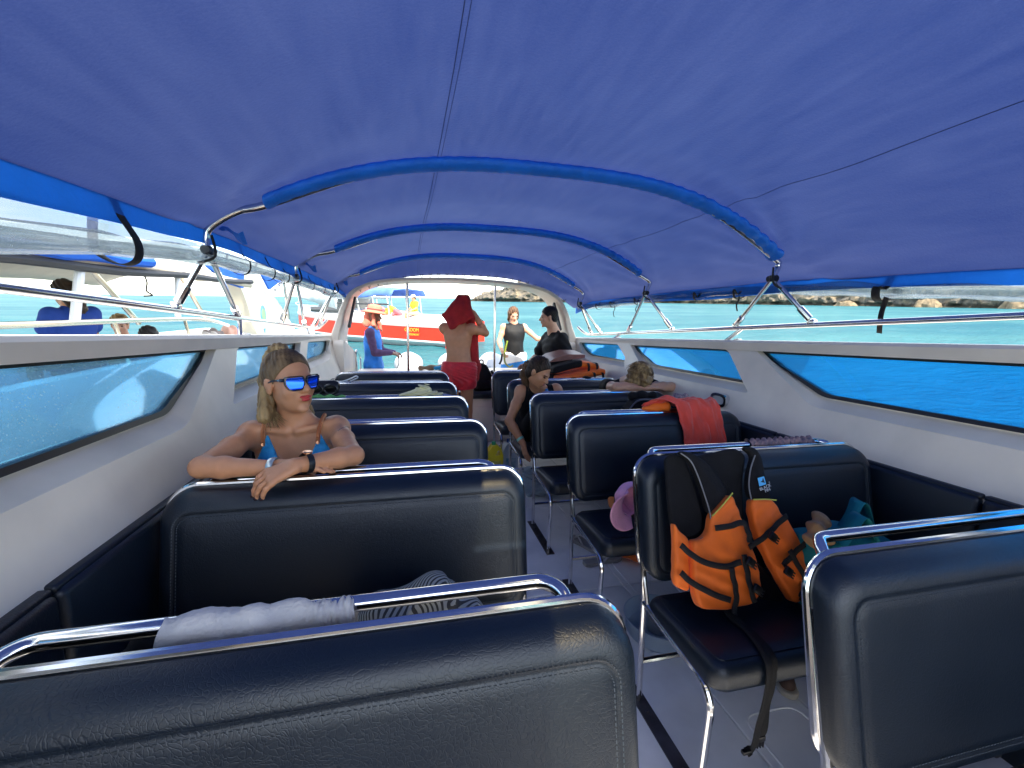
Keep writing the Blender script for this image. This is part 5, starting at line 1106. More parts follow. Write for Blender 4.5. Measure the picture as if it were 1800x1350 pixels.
# printed mark and lettering
TXW = mat('grey print', (.45, .48, .52), .6); TXB = mat('blue print', (.08, .42, .80), .5)
ax, ay = Vector((.93, 0, .30)), Vector((-.28, .3, .92))
o0 = vpt((VP['lg'][0][0] - .004, VP['lg'][0][1] + .004), .0525); fm = frame(o0, ax, ay); fm.translation = o0
def logo(poly, m_, dz): MB().prism(poly, lambda p: fm @ Vector((p[0], p[1], dz)), lambda p: fm @ Vector((p[0], p[1], dz - .001))).build('printed_logo', m_, vest, smooth=False)
logo([(-.016, -.013), (.012, -.015), (.016, .013), (-.010, .016)], TXB, .0010)
logo([(-.006, .000), (.009, -.009), (.009, .010), (.003, .002)], mat('navy print', (.01, .02, .05), .6), .0022)
text_mesh('printed_text', 'BLACK', .0155, TXW, vest, frame(fm @ Vector((.004, -.0235, .0012)), ax, ay)); text_mesh('printed_text', 'FIN', .0155, TXW, vest, frame(fm @ Vector((.008, -.0355, .0012)), ax, ay))
text_mesh('printed_text', 'o', .007, TXW, vest, frame(fm @ Vector((.026, -.012, .0012)), ax, ay))
# waist strap trailing over the seat edge
MB().ribbon(spline([(1.06, 1.20, -.955), (1.04, 1.13, -.960), (1.045, 1.05, -.958), (1.04, .985, -.962), (1.035, .955, -.985), (1.03, .950, -1.06), (1.025, .955, -1.12), (1.02, .95, -1.19), (1.012, .95, -1.215)], 6), (1, .1, 0), .030, .0025).build('waist_strap', STRAP, vest, sharp=None)
MB().ribbon(spline([(1.05, 1.16, -.957), (1.035, 1.05, -.955), (1.02, .98, -.960), (1.012, .945, -.99), (1.005, .940, -1.08), (.99, .94, -1.16), (.985, .945, -1.235), (.955, .94, -1.245)], 6), (1, .1, 0), .024, .0025).build('waist_strap', STRAP, vest, sharp=None)
bq = MB().box((1.012, .95, -1.222), (.030, .010, .018), bev=.003)
for q in (-.010, 0, .010): bq.box((1.012 + q, .95, -1.24), (.004, .007, .025), bev=.001)
bq.build('buckle', BLACKP, vest)
MB().box((.955, .94, -1.243), (.03, .014, .012), bev=.003).build('buckle', BLACKP, vest)

# ---- pink cap on the third right bench
cap_ = thing('baseball_cap', (.95, 1.85, -.96), 'pink baseball cap lying on the seat of the third right bench', 'cap')
PINK = mat('pink cotton', (.95, .44, .62), .8, var=.1, vscale=22, bump=.3, bscale=140); cc = A_(1.0, 1.78, -.80)
Bc = basis((-.80, -.30, -.30), (.40, .80, .30)); Lc = lambda x, y, z: cc + Bc @ A_(x, y, z)
def capf(u, v):
    a = 2 * PI * u; p = v * PI / 2; r = .076 * math.cos(p) ** .8 * (1 + .05 * math.sin(a * 5 + v * 6)); return Lc(r * math.cos(a), r * math.sin(a) * 1.05, .082 * math.sin(p) - .02)
clothgrid('crown', capf, 40, 14, PINK, cap_, .003)
def brim(u, v):
    a = PI * (.12 + .76 * u); r0 = .076; q = r0 + (.070 * math.sin(a) ** .8) * v; return Lc(q * math.cos(a) * (1.02), r0 * 1.05 * math.sin(a) + (q - r0) * 1.15, -.02 - .035 * (math.cos(a)) ** 2 * v * 1.2 - .004 * v)
clothgrid('brim', brim, 30, 8, PINK, cap_, .005)
MB().ribbon(spline([Lc(.02, .09, .035), Lc(-.02, .088, .04), Lc(-.03, .085, .02)], 5), tuple(Bc @ A_(0, 0, 1)), .03, .002).build('patch', mat('copper patch', (.5, .18, .05), .5), cap_)
V, Q = sdf([cap((1.10, 1.82, -.90), (1.22, 1.86, -.88), .06, .07)], .006, .02, nz=lambda X: .006 * np.sin(X[..., 0] * 60)); reg(mkobj('dark_bag', V, Q, BLACKF), 'small dark bag behind the pink cap on the third right bench', 'bag')
# ---- towels and cloths
REDT = mat('coral red towel', (.80, .075, .045), .85, var=.10, vscale=14, bump=.5, bscale=180, sheen=.3)
def redfn(u, v):
    # falls from the top of the third right bench towards the viewer, spreading to the right
    x0 = 1.45 + .08 * v; x1 = 1.72 + .08 * v; x = x0 + (x1 - x0) * u; f = .013 * math.sin(u * 8 + 2.5 * v + 3 * fbm(u * 2, v * 2, 2, 2)) * min(1, v * 2.2) + .008 * fbm(u * 6, v * 4, 8, 3)
    if v < .30: q = v / .30; return (x - .10 * (1 - q) * (1 - u), 2.33 - .17 * q, -.47 + .055 * math.sin(q * PI * .75) + .03 * fbm(u * 4, v * 6, 4, 3))
    q = (v - .30) / .70; return (x, 2.16 - .075 * q - .012 - abs(f) * 1.2, -.445 - .36 * q - .03 * (1 - u) * (1 - q) + .3 * f)
rt = clothgrid('red_towel', redfn, 70, 60, REDT); reg(rt, 'coral red towel hanging over the back of the third right bench', 'towel')
V, Q = sdf([cap((1.36, 2.30, -.485), (1.47, 2.27, -.468), .020, .03)], .006, .02, nz=lambda X: .005 * np.sin(X[..., 0] * 70)); reg(mkobj('orange_pouch', V, Q, ORANGE), 'small orange pouch beside the red towel on the bench top', 'pouch')
def patmat():
    return mat('patterned scarf', (.42, .26, .24), .85, col2=(.10, .09, .13), vscale=55, bump=.4, bscale=80)
def scarf(u, v):
    x = 1.42 + .33 * u; a = 2 * PI * v; r = .022 + .006 * math.sin(u * 70 + a * 2) + .006 * fbm(u * 9, a, 3, 2); return (x, 1.551 + r * math.cos(a), -.497 + r * math.sin(a))
sc_ = MB().grid(lambda u, v: scarf(u, v), 90, 16).build('patterned_scarf', patmat(), None, sharp=None); reg(sc_, 'patterned scarf wound along the rail of the second right bench', 'scarf')
YC = mat('pale yellow cloth', (.72, .68, .40), .85, bump=.4, bscale=80)
V, Q = sdf([ell((.07, 2.99, -.475), (.085, .05, .035)), ell((.09, 2.98, -.455), (.05, .04, .04)), ell((.0, 2.99, -.49), (.07, .04, .02)), ell((.15, 3.0, -.488), (.06, .04, .018))], .005, .02, nz=lambda X: .008 * np.sin(X[..., 0] * 75 + 5 * np.sin(X[..., 2] * 60)) + .005 * np.sin(X[..., 2] * 110)); reg(mkobj('yellow_cloth', V, Q, YC), 'crumpled pale yellow cloth on top of the fourth left bench', 'cloth')
V, Q = sdf([cap((-.62, 2.98, -.488), (-.42, 2.99, -.492), .020, .012)], .005, .02, nz=lambda X: .006 * np.sin(X[..., 0] * 90)); reg(mkobj('green_cloth', V, Q, mat('green cloth', (.10, .32, .10), .85)), 'green cloth on the fourth left bench behind the woman in sunglasses', 'cloth')
gk = thing('swim_goggles', (-.55, 3.05, -.46), 'black diving mask on the fourth left bench behind the woman in sunglasses', 'diving mask')
for xx in (-.60, -.51):
    MB().tube([(xx + .040 * math.cos(a), 3.03, -.445 + .030 * math.sin(a)) for a in np.linspace(0, 2 * PI, 21)[:-1]], .010, 8, closed=True).build('mask_rim', BLACKP, gk)
V, Q = sdf([cap((-.64, 3.08, -.44), (-.50, 3.09, -.43), .05, .04)], .006, .02); mkobj('mask_skirt', V, Q, BLACKP, gk)
ws = MB().tube(spline([(-.60, 3.77, -.487), (-.53, 3.74, -.483), (-.46, 3.73, -.455), (-.43, 3.73, -.44), (-.42, 3.74, -.455), (-.48, 3.75, -.485)], 6), .006, 8).build('white_strap', mat('white cord', (.7, .74, .8), .5), None, sharp=None); reg(ws, 'looped white cord on top of the fifth left bench', 'cord')
V, Q = sdf([ell((-.50, 1.50, -.485), (.09, .03, .014))], .005, .02); reg(mkobj('green_pad', V, Q, mat('green cloth pad', (.03, .16, .10), .8)), 'dark green cloth under the right elbow of the woman in sunglasses', 'cloth')
# ---- teal shopping bag and brown paper on the second right bench
TEAL = mat('teal nonwoven bag', (.008, .26, .29), .7, var=.1, vscale=16, bump=.4, bscale=70, trans=.2)
tb_ = thing('shopping_bag', (1.52, 1.12, -.96), 'teal shopping bag standing on the second right bench', 'bag')
V, Q = puffy([(1.34, -.97), (1.74, -.97), (1.745, -.79), (1.62, -.715), (1.50, -.70), (1.345, -.72)], .07, .03, lambda u, v, w: (u, 1.15 + w + .1 * (v + .9), v + .03 * w * 4 * (u - 1.5)), .006, lambda U, Vv: .012 * np.sin(U * 40 + 6 * np.sin(Vv * 20)), .015); mkobj('bag_body', V, Q, TEAL, tb_)
for (x0, y0, z1) in ((1.49, 1.09, -.625), (1.57, 1.16, -.61)):
    MB().ribbon(spline([(x0 - .09, y0, -.72), (x0 - .05, y0, -.66), (x0 - .01, y0 + .01, z1), (x0 + .035, y0 + .02, z1 - .02), (x0 + .07, y0 + .02, -.70), (x0 + .12, y0 + .02, -.76)], 6), (.3, 1, 0), .055, .003).build('bag_handle', TEAL, tb_, sharp=None)
V, Q = sdf([cap((1.345, 1.13, -.70), (1.40, 1.17, -.665), .035, .028), cap((1.34, 1.12, -.655), (1.36, 1.12, -.70), .012, .03)], .005, .02, nz=lambda X: .007 * np.sin(X[..., 0] * 90 + X[..., 2] * 80)); reg(mkobj('paper_bag', V, Q, mat('brown paper', (.36, .22, .11), .8, bump=.5, bscale=40)), 'crumpled brown paper bag tucked beside the teal shopping bag', 'bag')
# ---- black bag on the fourth right bench
bb = thing('black_bag', (1.6, 2.62, -.96), 'black bag with piped edge behind the third right bench', 'bag')
V, Q = puffy(round_poly([(1.385, -.95), (1.80, -.95), (1.80, -.485), (1.46, -.478), (1.385, -.56)], .04), .07, .03, lambda u, v, w: (u, 2.62 + w, v), .008, None, .02); mkobj('bag_body', V, Q, BLACKF, bb)
MB().tube(spline([(1.388, 2.555, -.70), (1.385, 2.555, -.57), (1.455, 2.555, -.482), (1.60, 2.555, -.480), (1.80, 2.555, -.488)], 6), .006, 6).build('piping', mat('dull piping', (.10, .11, .14), .5), bb)
V, Q = sdf([cap((1.48, 2.66, -.47), (1.62, 2.67, -.47), .035, .03)], .007, .02, nz=lambda X: .006 * np.sin(X[..., 0] * 60)); mkobj('bag_flap', V, Q, BLACKF, bb)
V, Q = sdf([cap((1.84, 2.72, -.50), (1.90, 2.70, -.49), .03, .025)], .006, .02, nz=lambda X: .006 * np.sin(X[..., 0] * 80 + X[..., 2] * 90)); reg(mkobj('pale_scarf', V, Q, mat('pale pink scarf', (.6, .42, .42), .8, col2=(.12, .10, .14), vscale=60)), 'small pale patterned scarf by the right wall near the sleeper', 'scarf')
# ---- life vests and board stacked on the rearmost right bench
for k, (x, y, z, lab) in enumerate(((1.70, 4.22, -.505, 'lower orange life vest stacked behind the ponytail girl'), (1.66, 4.28, -.445, 'upper black and orange life vest stacked behind the ponytail girl'))):
    lv = thing('life_vest', (x, y, z), lab, 'life vest', 'life vests heaped at the right stern')
    V, Q = puffy(round_poly([(-.25, -.16), (.24, -.16), (.25, .05), (.10, .17), (-.12, .17), (-.26, .06)], .04), .03, .02, lambda u, v, w: (x + u, y + v, z + w + .04 * np.sin(u * 7 + k) - .10 * v * k - .10 * (k == 1) * np.maximum(0, u - .05)), .008, None, .015)
    mkobj('foam_panel', V, Q, ORANGE, lv)
    if k:
        V, Q = puffy(round_poly([(-.27, -.17), (.04, -.17), (.06, .16), (-.12, .18), (-.27, .07)], .04), .035, .02, lambda u, v, w: (x + u, y + v - .01, z + w + .012 + .04 * np.sin(u * 7 + k) - .10 * v * k), .008, None, .012); mkobj('black_panel', V, Q, BLACKF, lv)
    for q in (.10, .19):
        MB().ribbon(spline([(x + q, y - .185, z - .04), (x + q, y - .17, z + .035 + .03 * k), (x + q - .02, y, z + .055), (x + q - .03, y + .16, z + .03)], 6), (1, 0, 0), .025, .003).build('strap', STRAP, lv, sharp=None)
hd = MB(); hd.box((1.62, 4.26, -.615), (.55, .42, .10), bev=.03); o = hd.build('black_case', BLACKF, None); reg(o, 'low black case under the stacked orange life vests', 'case')
pd = MB().prism(round_poly([(1.40, 0), (1.80, 0), (1.80, .035), (1.62, .058), (1.46, .035)], .012), lambda p: (p[0], 4.62, -.355 + p[1] + .12 * (p[0] - 1.4)), lambda p: (p[0], 4.30, -.385 + p[1] + .12 * (p[0] - 1.4))).build('wooden_board', mat('varnished brown wood', (.20, .07, .05), .4, var=.3, vscale=8, stretch=(2, 14, 14)), None); reg(pd, 'curved brown wooden board lying on the stacked life vests', 'board')
V, Q = sdf([cap((1.42, 3.80, -.545), (1.74, 3.82, -.55), .06, .055), ell((1.62, 3.78, -.50), (.05, .05, .03)), cap((1.40, 3.74, -.60), (1.75, 3.74, -.60), .05, .05)], .008, .03, nz=lambda X: .008 * np.sin(X[..., 0] * 50 + X[..., 2] * 40)); reg(mkobj('dark_jacket', V, Q, BLACKF), 'crumpled dark jacket over the fifth right bench between girl and sleeper', 'jacket')
# ---- backpack on the stern pad
bp = thing('backpack', (.87, 5.25, -.80), 'black backpack standing on the stern pad beside the red shorts', 'backpack')
V, Q = puffy(round_poly([(.73, -.80), (1.01, -.80), (1.0, -.66), (.92, -.50), (.86, -.475), (.80, -.50), (.74, -.64)], .05), .08, .04, lambda u, v, w: (u, 5.26 + w + .12 * (v + .8), v), .007, lambda U, Vv: .003 * np.sin(U * 60), .03); mkobj('pack_body', V, Q, BLACKF, bp)
V, Q = puffy(round_poly([(.77, -.785), (.97, -.785), (.96, -.68), (.78, -.68)], .03), .03, .02, lambda u, v, w: (u, 5.16 + w + .10 * (v + .8), v), .007, None, .01); mkobj('front_pocket', V, Q, BLACKF, bp)
MB().tube(spline([(.83, 5.30, -.485), (.84, 5.30, -.445), (.875, 5.30, -.445), (.88, 5.30, -.485)], 5), .008, 8).build('grab_loop', STRAP, bp)
MB().ribbon(spline([(.965, 5.2, -.56), (1.0, 5.16, -.66), (.99, 5.15, -.78)], 6), (1, 0, 0), .03, .006).build('shoulder_strap', STRAP, bp, sharp=None)
# ---- jugs, plastic bag, footwear and box on the deck
def jug(x, y, m_, lab, top, cat='jug'):
    j = thing('plastic_jug', (x, y, FLOOR), lab, cat); z = FLOOR
    pr = round_poly([(-.075, 0), (.075, 0), (.075, .20), (.05, .27), (.02, .295), (-.03, .295), (-.075, .22)], .02); hole = round_poly([(-.005, .20), (.030, .255), (.045, .235), (.048, .20)], .01, 3)
    MB().holed(pr, [hole], lambda p: (x + p[0], y - .05, z + p[1]), lambda p: (x + p[0], y + .05, z + p[1])).build('jug_body', m_, j, sharp=.7).modifiers.new('b', 'BEVEL').width = .012
    MB().lathe([(.020, 0), (.020, .03), (.016, .034)], (x - .01, y, z + .294), 16).build('cap', top, j)
    MB().box((x, y - .053, z + .10), (.10, .002, .10)).build('paper_label', mat('jug label', (.55, .50, .10), .6, var=.4, vscale=30) if m_.name.startswith('yellow') else mat('white jug label', (.10, .35, .45), .6, col2=(.7, .75, .75), vscale=26), j)
jug(.775, 3.96, mat('yellow plastic', (.72, .58, .01), .35), 'yellow plastic jug standing on deck beside the aisle', mat('green cap', (.02, .3, .15), .4))
jug(.935, 4.02, mat('milky plastic', (.62, .70, .74), .35), 'white plastic jug with blue label next to the yellow jug', mat('blue cap', (.02, .1, .4), .4))
PB = mat('thin plastic film', (.55, .63, .70), .25, trans=.6, var=.1, vscale=12, bump=.3, bscale=30)
V, Q = sdf([ell((1.03, 3.42, -1.34), (.13, .11, .10)), ell((.96, 3.44, -1.30), (.07, .07, .09)), cap((.98, 3.42, -1.26), (.95, 3.40, -1.18), .03, .015)], .008, .04, nz=lambda X: .014 * np.sin(X[..., 0] * 45 + 7 * np.sin(X[..., 2] * 30)) + .010 * np.sin(X[..., 1] * 60 + X[..., 2] * 50)); reg(mkobj('plastic_bag', V, Q, PB), 'crumpled clear plastic bag on deck under the fourth right bench', 'plastic bag')
V, Q = sdf([ell((1.03, 3.43, -1.37), (.10, .08, .05))], .008, .03); reg(mkobj('dark_bundle', V, Q, mat('dark bundle', (.08, .10, .11), .7, var=.5, vscale=30)), 'dark bundle inside the clear plastic bag', 'bundle')
def sandal(x, y, a, m_, lab, grp=None):
    s_ = thing('sandal', (x, y, FLOOR), lab, 'sandal', grp); R2 = Matrix.Rotation(a, 3, 'Z')
    out = [(-.13, -.030), (-.10, -.036), (0, -.030), (.08, -.045), (.13, -.02), (.135, .01), (.10, .04), (0, .032), (-.10, .034), (-.13, .02)]
    g = lambda p, z: Vector((x, y, FLOOR)) + R2 @ Vector((p[0], p[1], z)); po = round_poly(out, .02, 3)
    MB().prism(po, lambda p: g(p, .002), lambda p: g(p, .022)).build('sole', m_, s_, sharp=.6)
    for q in (-1, 1): MB().tube(spline([g((.09, 0), .022), g((.05, q * .02), .055), g((-.01, q * .034), .02)], 6), .006, 6).build('thong', mat('pale thong', (.5, .5, .5), .6), s_)
GS = mat('grey rubber sole', (.30, .30, .30), .7)
sandal(1.13, 2.30, .1, GS, 'grey flip-flop lying flat under the third right bench'); sandal(1.10, 2.50, 2.0, GS, 'grey flip-flop behind, angled towards the aisle, under the third right bench')
V, Q = sdf([ell((1.36, 2.30, -1.385), (.12, .09, .045))], .007, .02, nz=lambda X: .006 * np.sin(X[..., 0] * 60)); reg(mkobj('orange_pouch', V, Q, ORANGE), 'orange bundle on deck under the third right bench', 'bundle')
def shoe(x, y, a, m_, sol, lab):
    s_ = thing('shoe', (x, y, FLOOR), lab, 'shoe', 'shoes under the second right bench'); c, s1 = math.cos(a), math.sin(a); g = lambda u, v, z: A_(x + u * c - v * s1, y + u * s1 + v * c, FLOOR + z)
    V, Q = sdf([cap(g(-.09, 0, .05), g(.05, 0, .042), .040, .038), cap(g(.05, 0, .042), g(.11, 0, .035), .038, .028), cap(g(-.09, 0, .05), g(-.07, 0, .09), .036, .034)], .005, .02, sub=[ell(g(-.07, 0, .12), A_(.06, .03, .05))]); mkobj('upper', V, Q, m_, s_)
    V, Q = sdf([cap(g(-.10, 0, .012), g(.12, 0, .012), .042, .036)], .005, .02, cuts=[((0, 0, FLOOR + .024), (0, 0, 1)), ((0, 0, FLOOR + .001), (0, 0, -1))]); mkobj('sole', V, Q, sol, s_)
SOLE = mat('cream sole', (.5, .45, .36), .7)
shoe(1.49, 1.36, -2.0, mat('brown suede', (.10, .06, .045), .9), SOLE, 'brown suede shoe under the second right bench'); shoe(1.60, 1.20, -1.9, BLACKF, SOLE, 'black canvas shoe beside the brown shoe under the bench')
bx_ = thing('plastic_box', (1.10, 1.66, FLOOR), 'clear round plastic tub on deck behind the second right bench', 'tub')
MB().lathe([(.13, .002), (.15, .02), (.16, .09), (.165, .095), (.158, .095), (.145, .02), (.12, .008)], (1.12, 1.66, FLOOR), 30).build('tub', PB, bx_); MB().lathe([(.05, .01), (.055, .08), (.03, .09)], (1.13, 1.68, FLOOR), 16).build('tub_contents', mat('grey contents', (.22, .24, .26), .6), bx_)
# ---- towels on the transom ledge
V, Q = sdf([cap((.14, 5.92, -.60), (.42, 5.95, -.59), .03, .035)], .008, .02, nz=lambda X: .008 * np.sin(X[..., 0] * 40)); reg(mkobj('brown_towel', V, Q, mat('brown towel cloth', (.22, .15, .10), .9)), 'folded brown towel on the white transom ledge', 'towel')
V, Q = sdf([cap((.34, 5.85, -.595), (.45, 5.86, -.59), .032, .032)], .008, .02, nz=lambda X: .008 * np.sin(X[..., 0] * 40)); reg(mkobj('blue_towel', V, Q, mat('blue towel cloth', (.02, .28, .55), .9)), 'small bright blue towel on the ledge beside the red shorts', 'towel')
# ---- outboard engines
COWL = mat('white engine cowl', (.46, .49, .53), .3)
for X, lab in ((-.02, 'left white outboard engine behind the transom'), (.71, 'middle white outboard engine, mostly behind the man in red shorts'), (1.42, 'right white outboard engine behind the black backpack')):
    e = thing('outboard_engine', (X, 7.75, -1.9), lab, 'outboard engine', 'outboard engines on the transom')
    V, Q = sdf([ell((X, 7.75, -.80), (.24, .34, .30)), cap((X - .10, 7.62, -.68), (X + .10, 7.62, -.68), .13, .13), cap((X, 7.55, -.9), (X, 7.9, -.9), .19, .19)], .014, .08, cuts=[((0, 0, -1.02), (0, 0, -1))]); mkobj('cowl', V, Q, COWL, e)
    MB().box((X, 7.72, -1.07), (.36, .5, .09), bev=.03).build('cowl_base', mat('grey engine trim', (.35, .36, .38), .4), e)
    V, Q = sdf([cap((X, 7.75, -1.05), (X, 7.85, -1.9), .12, .09), cap((X, 7.75, -2.0), (X, 8.0, -2.05), .05, .05)], .014, .06); mkobj('leg', V, Q, COWL, e)
    MB().box((X - .05, 7.405, -.80), (.14, .012, .14), Matrix.Rotation(.35, 3, 'Y') @ Matrix.Rotation(-.2, 3, 'X'), bev=.004).build('cowl_handle', mat('grey cowl recess', (.30, .33, .38), .4), e)

# ================================================================== world outside: rocks and other boats (level world coordinates, sea at z = 0)
def rockmat():
    m = bpy.data.materials.new('limestone rock'); m.use_nodes = True; n, l = m.node_tree.nodes, m.node_tree.links; p = n['Principled BSDF']; p.inputs['Roughness'].default_value = .95; p.inputs['Specular IOR Level'].default_value = .1
    t = n.new('ShaderNodeTexCoord'); a = n.new('ShaderNodeTexNoise'); a.inputs['Scale'].default_value = .28; a.inputs['Detail'].default_value = 8; a.inputs['Roughness'].default_value = .65; l.new(t.outputs['Object'], a.inputs['Vector'])
    r = n.new('ShaderNodeValToRGB'); e = r.color_ramp.elements; e[0].position = .30; e[0].color = (.045, .043, .040, 1); e[1].position = .66; e[1].color = (.26, .205, .135, 1); q = e.new(.48); q.color = (.135, .125, .105, 1)
    l.new(a.outputs['Fac'], r.inputs['Fac'])
    sp = n.new('ShaderNodeSeparateXYZ'); l.new(t.outputs['Object'], sp.inputs[0]); nz_ = n.new('ShaderNodeTexNoise'); nz_.inputs['Scale'].default_value = .35; nz_.inputs['Detail'].default_value = 4; l.new(t.outputs['Object'], nz_.inputs['Vector'])
    ad = n.new('ShaderNodeMath'); ad.operation = 'MULTIPLY_ADD'; ad.inputs[1].default_value = 4; l.new(nz_.outputs['Fac'], ad.inputs[0]); l.new(sp.outputs['Z'], ad.inputs[2])
    mr = n.new('ShaderNodeMapRange'); mr.inputs['From Min'].default_value = 3.2; mr.inputs['From Max'].default_value = 4.2; l.new(ad.outputs[0], mr.inputs['Value'])
    mx_ = n.new('ShaderNodeMixRGB'); mx_.inputs['Color1'].default_value = (.045, .042, .032, 1); l.new(mr.outputs[0], mx_.inputs['Fac']); l.new(r.outputs[0], mx_.inputs['Color2']); l.new(mx_.outputs[0], p.inputs['Base Color'])
    b = n.new('ShaderNodeBump'); b.inputs['Strength'].default_value = .8; b.inputs['Distance'].default_value = .8; l.new(a.outputs['Fac'], b.inputs['Height']); l.new(b.outputs[0], p.inputs['Normal']); return m
ROCK = rockmat()
def cliff(name, line, hts, depth, label, seed):
    P = [Vector((x, y, 0)) for x, y in line]; L = [0]
    for i in range(1, len(P)): L.append(L[-1] + (P[i] - P[i - 1]).length)
    nu = int(L[-1] / .9); nv = 34; mb = MB(); cen = Vector((0, 0, 0))
    def fn(u, v):
        s = u * L[-1]; i = max(0, min(len(P) - 2, int(np.searchsorted(L, s) - 1))); k = (s - L[i]) / (L[i + 1] - L[i]); p = P[i].lerp(P[i + 1], k); H = float(np.interp(s, L, hts))
        T = (P[i + 1] - P[i]).normalized(); N = Vector((-T.y, T.x, 0)); N = N if N.dot(p) > 0 else -N        # away from the viewer
        H *= .82 + .5 * fbm(s * .06, seed, 2, 4) + .12 * fbm(s * .4, seed, 5, 3)
        if v < .6: q = v / .6; z = -1.2 + (H + 1.2) * q; back = depth * .10 * q ** 2
        else: q = (v - .6) / .4; z = H * (1 - .5 * q * q) ; back = depth * (.10 + .9 * q)
        dn = 2.6 * mnoise.ridged_multi_fractal(Vector((s * .11, z * .16, seed)), 1, 2.1, 5, 1, 2) - 1.6 + .8 * fbm(s * .5, z * .6, seed, 4)
        notch = 1.6 * math.exp(-((z - .9) / .8) ** 2)
        return p + N * (back - dn * 1.1 + notch) + Vector((0, 0, z + .6 * fbm(s * .3, z * .5, seed + 9, 3) * (v > .1)))
    mb.grid(fn, nu, nv); o = mb.build(name, ROCK, None, sharp=.5, level=True); reg(o, label, 'cliff'); return o
cliff('rock_headland', [(44, 330), (52, 300), (66, 288), (82, 276), (100, 268), (122, 262)], [3, 9, 13, 15, 15, 8], 45, 'sunlit tan limestone headland seen through the stern arch', 3)
cliff('rock_cliff', [(150, 300), (190, 255), (212, 215), (230, 182), (246, 145), (250, 120), (250, 80), (246, 30)], [9, 22, 26, 28, 30, 32, 30, 26], 60, 'long grey limestone cliff above the right railing', 11)
for k, (x, y, r, h) in enumerate(((214, 226, 4, 2.4), (222, 186, 5, 3.0), (236, 158, 5, 4.0), (243, 128, 6, 5))):
    mb = MB(); mb.grid(lambda u, v: (x + r * math.cos(2 * PI * u) * math.cos(v * PI / 2) ** .6 * (1 + .35 * fbm(math.cos(2 * PI * u) * 1.5, math.sin(2 * PI * u) * 1.5, k * 3.1 + v, 3)), y + r * math.sin(2 * PI * u) * math.cos(v * PI / 2) ** .6 * (1 + .35 * fbm(math.cos(2 * PI * u) * 1.5, math.sin(2 * PI * u) * 1.5, k * 3.1 + v, 3)), -.5 + h * math.sin(v * PI / 2) * (1 + .3 * fbm(u * 6, v * 3, k, 3))), 40, 14, closeu=True)
    o = mb.build('boulder', mat('pale sunlit boulder', (.20, .155, .095), .95, var=.35, vscale=.6, bump=.8, bscale=1.2, bdist=.4), None, sharp=.5, level=True)
    reg(o, ('pale boulder at the foot of the right cliff, leftmost', 'pale boulder at the foot of the cliff under the second strut', 'large pale boulder at the cliff foot right of the hanging strap', 'broad pale boulder at the right picture edge below the cliff')[k], 'boulder', 'boulders along the shore')

# ---- red speedboat lying off the stern
rb = thing('red_speedboat', (-2.0, 23.3, 0), 'red speedboat with white deck moored off the stern', 'speedboat', level=True)
RED = mat('red gelcoat', (.72, .035, .012), .3, var=.05, vscale=2); RW = mat('white gelcoat outside', (.78, .77, .75), .3)
st = Vector((2.45, 19.65, 0)); bo = Vector((-6.2, 27.9, 0)); ax_ = (bo - st); LEN = ax_.length; ax_.normalize(); sdn = Vector((-ax_.y, ax_.x, 0)); sdn = -sdn if sdn.y > 0 else sdn    # towards the viewer
def rp(s, d, z): return st + ax_ * (s * LEN) + sdn * d + Vector((0, 0, z))
def hb(s): return 1.45 * (1 - max(0, (s - .45) / .57) ** 2.4) + .02
def hz(s): return .98 + .30 * max(0, s - .2) ** 1.3
def shell(prof, name, m_, par=None):
    # prof(s) -> list of (d, z), mirrored
    n = 40; mb = MB(); k = len(prof(0))
    mb.grid(lambda u, v: rp(u, *prof(u)[int(round(v * (k - 1)))]), n, k); return mb.build(name, m_, rb if par is None else par, sharp=.5)
shell(lambda s: [(-hb(s), hz(s)), (-hb(s) * .97, .25 + .3 * max(0, s - .6)), (-hb(s) * .55, -.25), (0, -.5 + .5 * max(0, s - .8) * 4), (hb(s) * .55, -.25), (hb(s) * .97, .25 + .3 * max(0, s - .6)), (hb(s), hz(s))], 'hull', RED)
shell(lambda s: [(hb(s) * .60, -.2), (hb(s) * .985 + .012, .20 + .12 * max(0, s - .6)), (hb(s) * .99 + .012, .27 + .2 * max(0, s - .6))], 'boot_stripe', RW)
shell(lambda s: [(hb(s) + .015, hz(s) - .14), (hb(s) + .022, hz(s) - .06)], 'side_stripe', mat('pink white stripe', (.80, .45, .40), .4))
shell(lambda s: [(-hb(s) - .02, hz(s)), (-hb(s) * .92, hz(s) + .10), (-hb(s) * .6, hz(s) + .30 + .1 * (s > .3)), (0, hz(s) + .36 + .1 * (s > .3)), (hb(s) * .6, hz(s) + .30 + .1 * (s > .3)), (hb(s) * .92, hz(s) + .10), (hb(s) + .02, hz(s)), (hb(s) + .03, hz(s) - .05)], 'deck', RW)
MB().grid(lambda u, v: rp(-.001, (2 * u - 1) * hb(0), -.3 + (hz(0) + .35) * v), 5, 5).build('transom', RED, rb)
# windscreen, enclosure and canvas tops
VINY = mat('hazy vinyl sheet', (.62, .63, .62), .35, var=.15, vscale=1.5, bump=.5, bscale=3, bdist=.1)
def seg(s0, s1, prof, name, m_):
    mb = MB(); k = len(prof(0)); mb.grid(lambda u, v: rp(s0 + (s1 - s0) * u, *prof(u)[int(round(v * (k - 1)))]), 18, k); o = mb.build(name, m_, rb, sharp=.7); md = o.modifiers.new('s', 'SOLIDIFY'); md.thickness = .03; return o
seg(.60, .93, lambda u: [(-1.2 + .5 * u, 1.35), (-1.1 + .5 * u, 2.25 - .05 * u), (-.4, 2.5 - .1 * u + .05 * math.sin(u * 9)), (.4, 2.5 - .1 * u + .05 * math.sin(u * 9)), (1.1 - .5 * u, 2.25 - .05 * u + .04 * math.sin(u * 14)), (1.2 - .55 * u, 1.5 + .55 * u)], 'clear_enclosure', VINY)
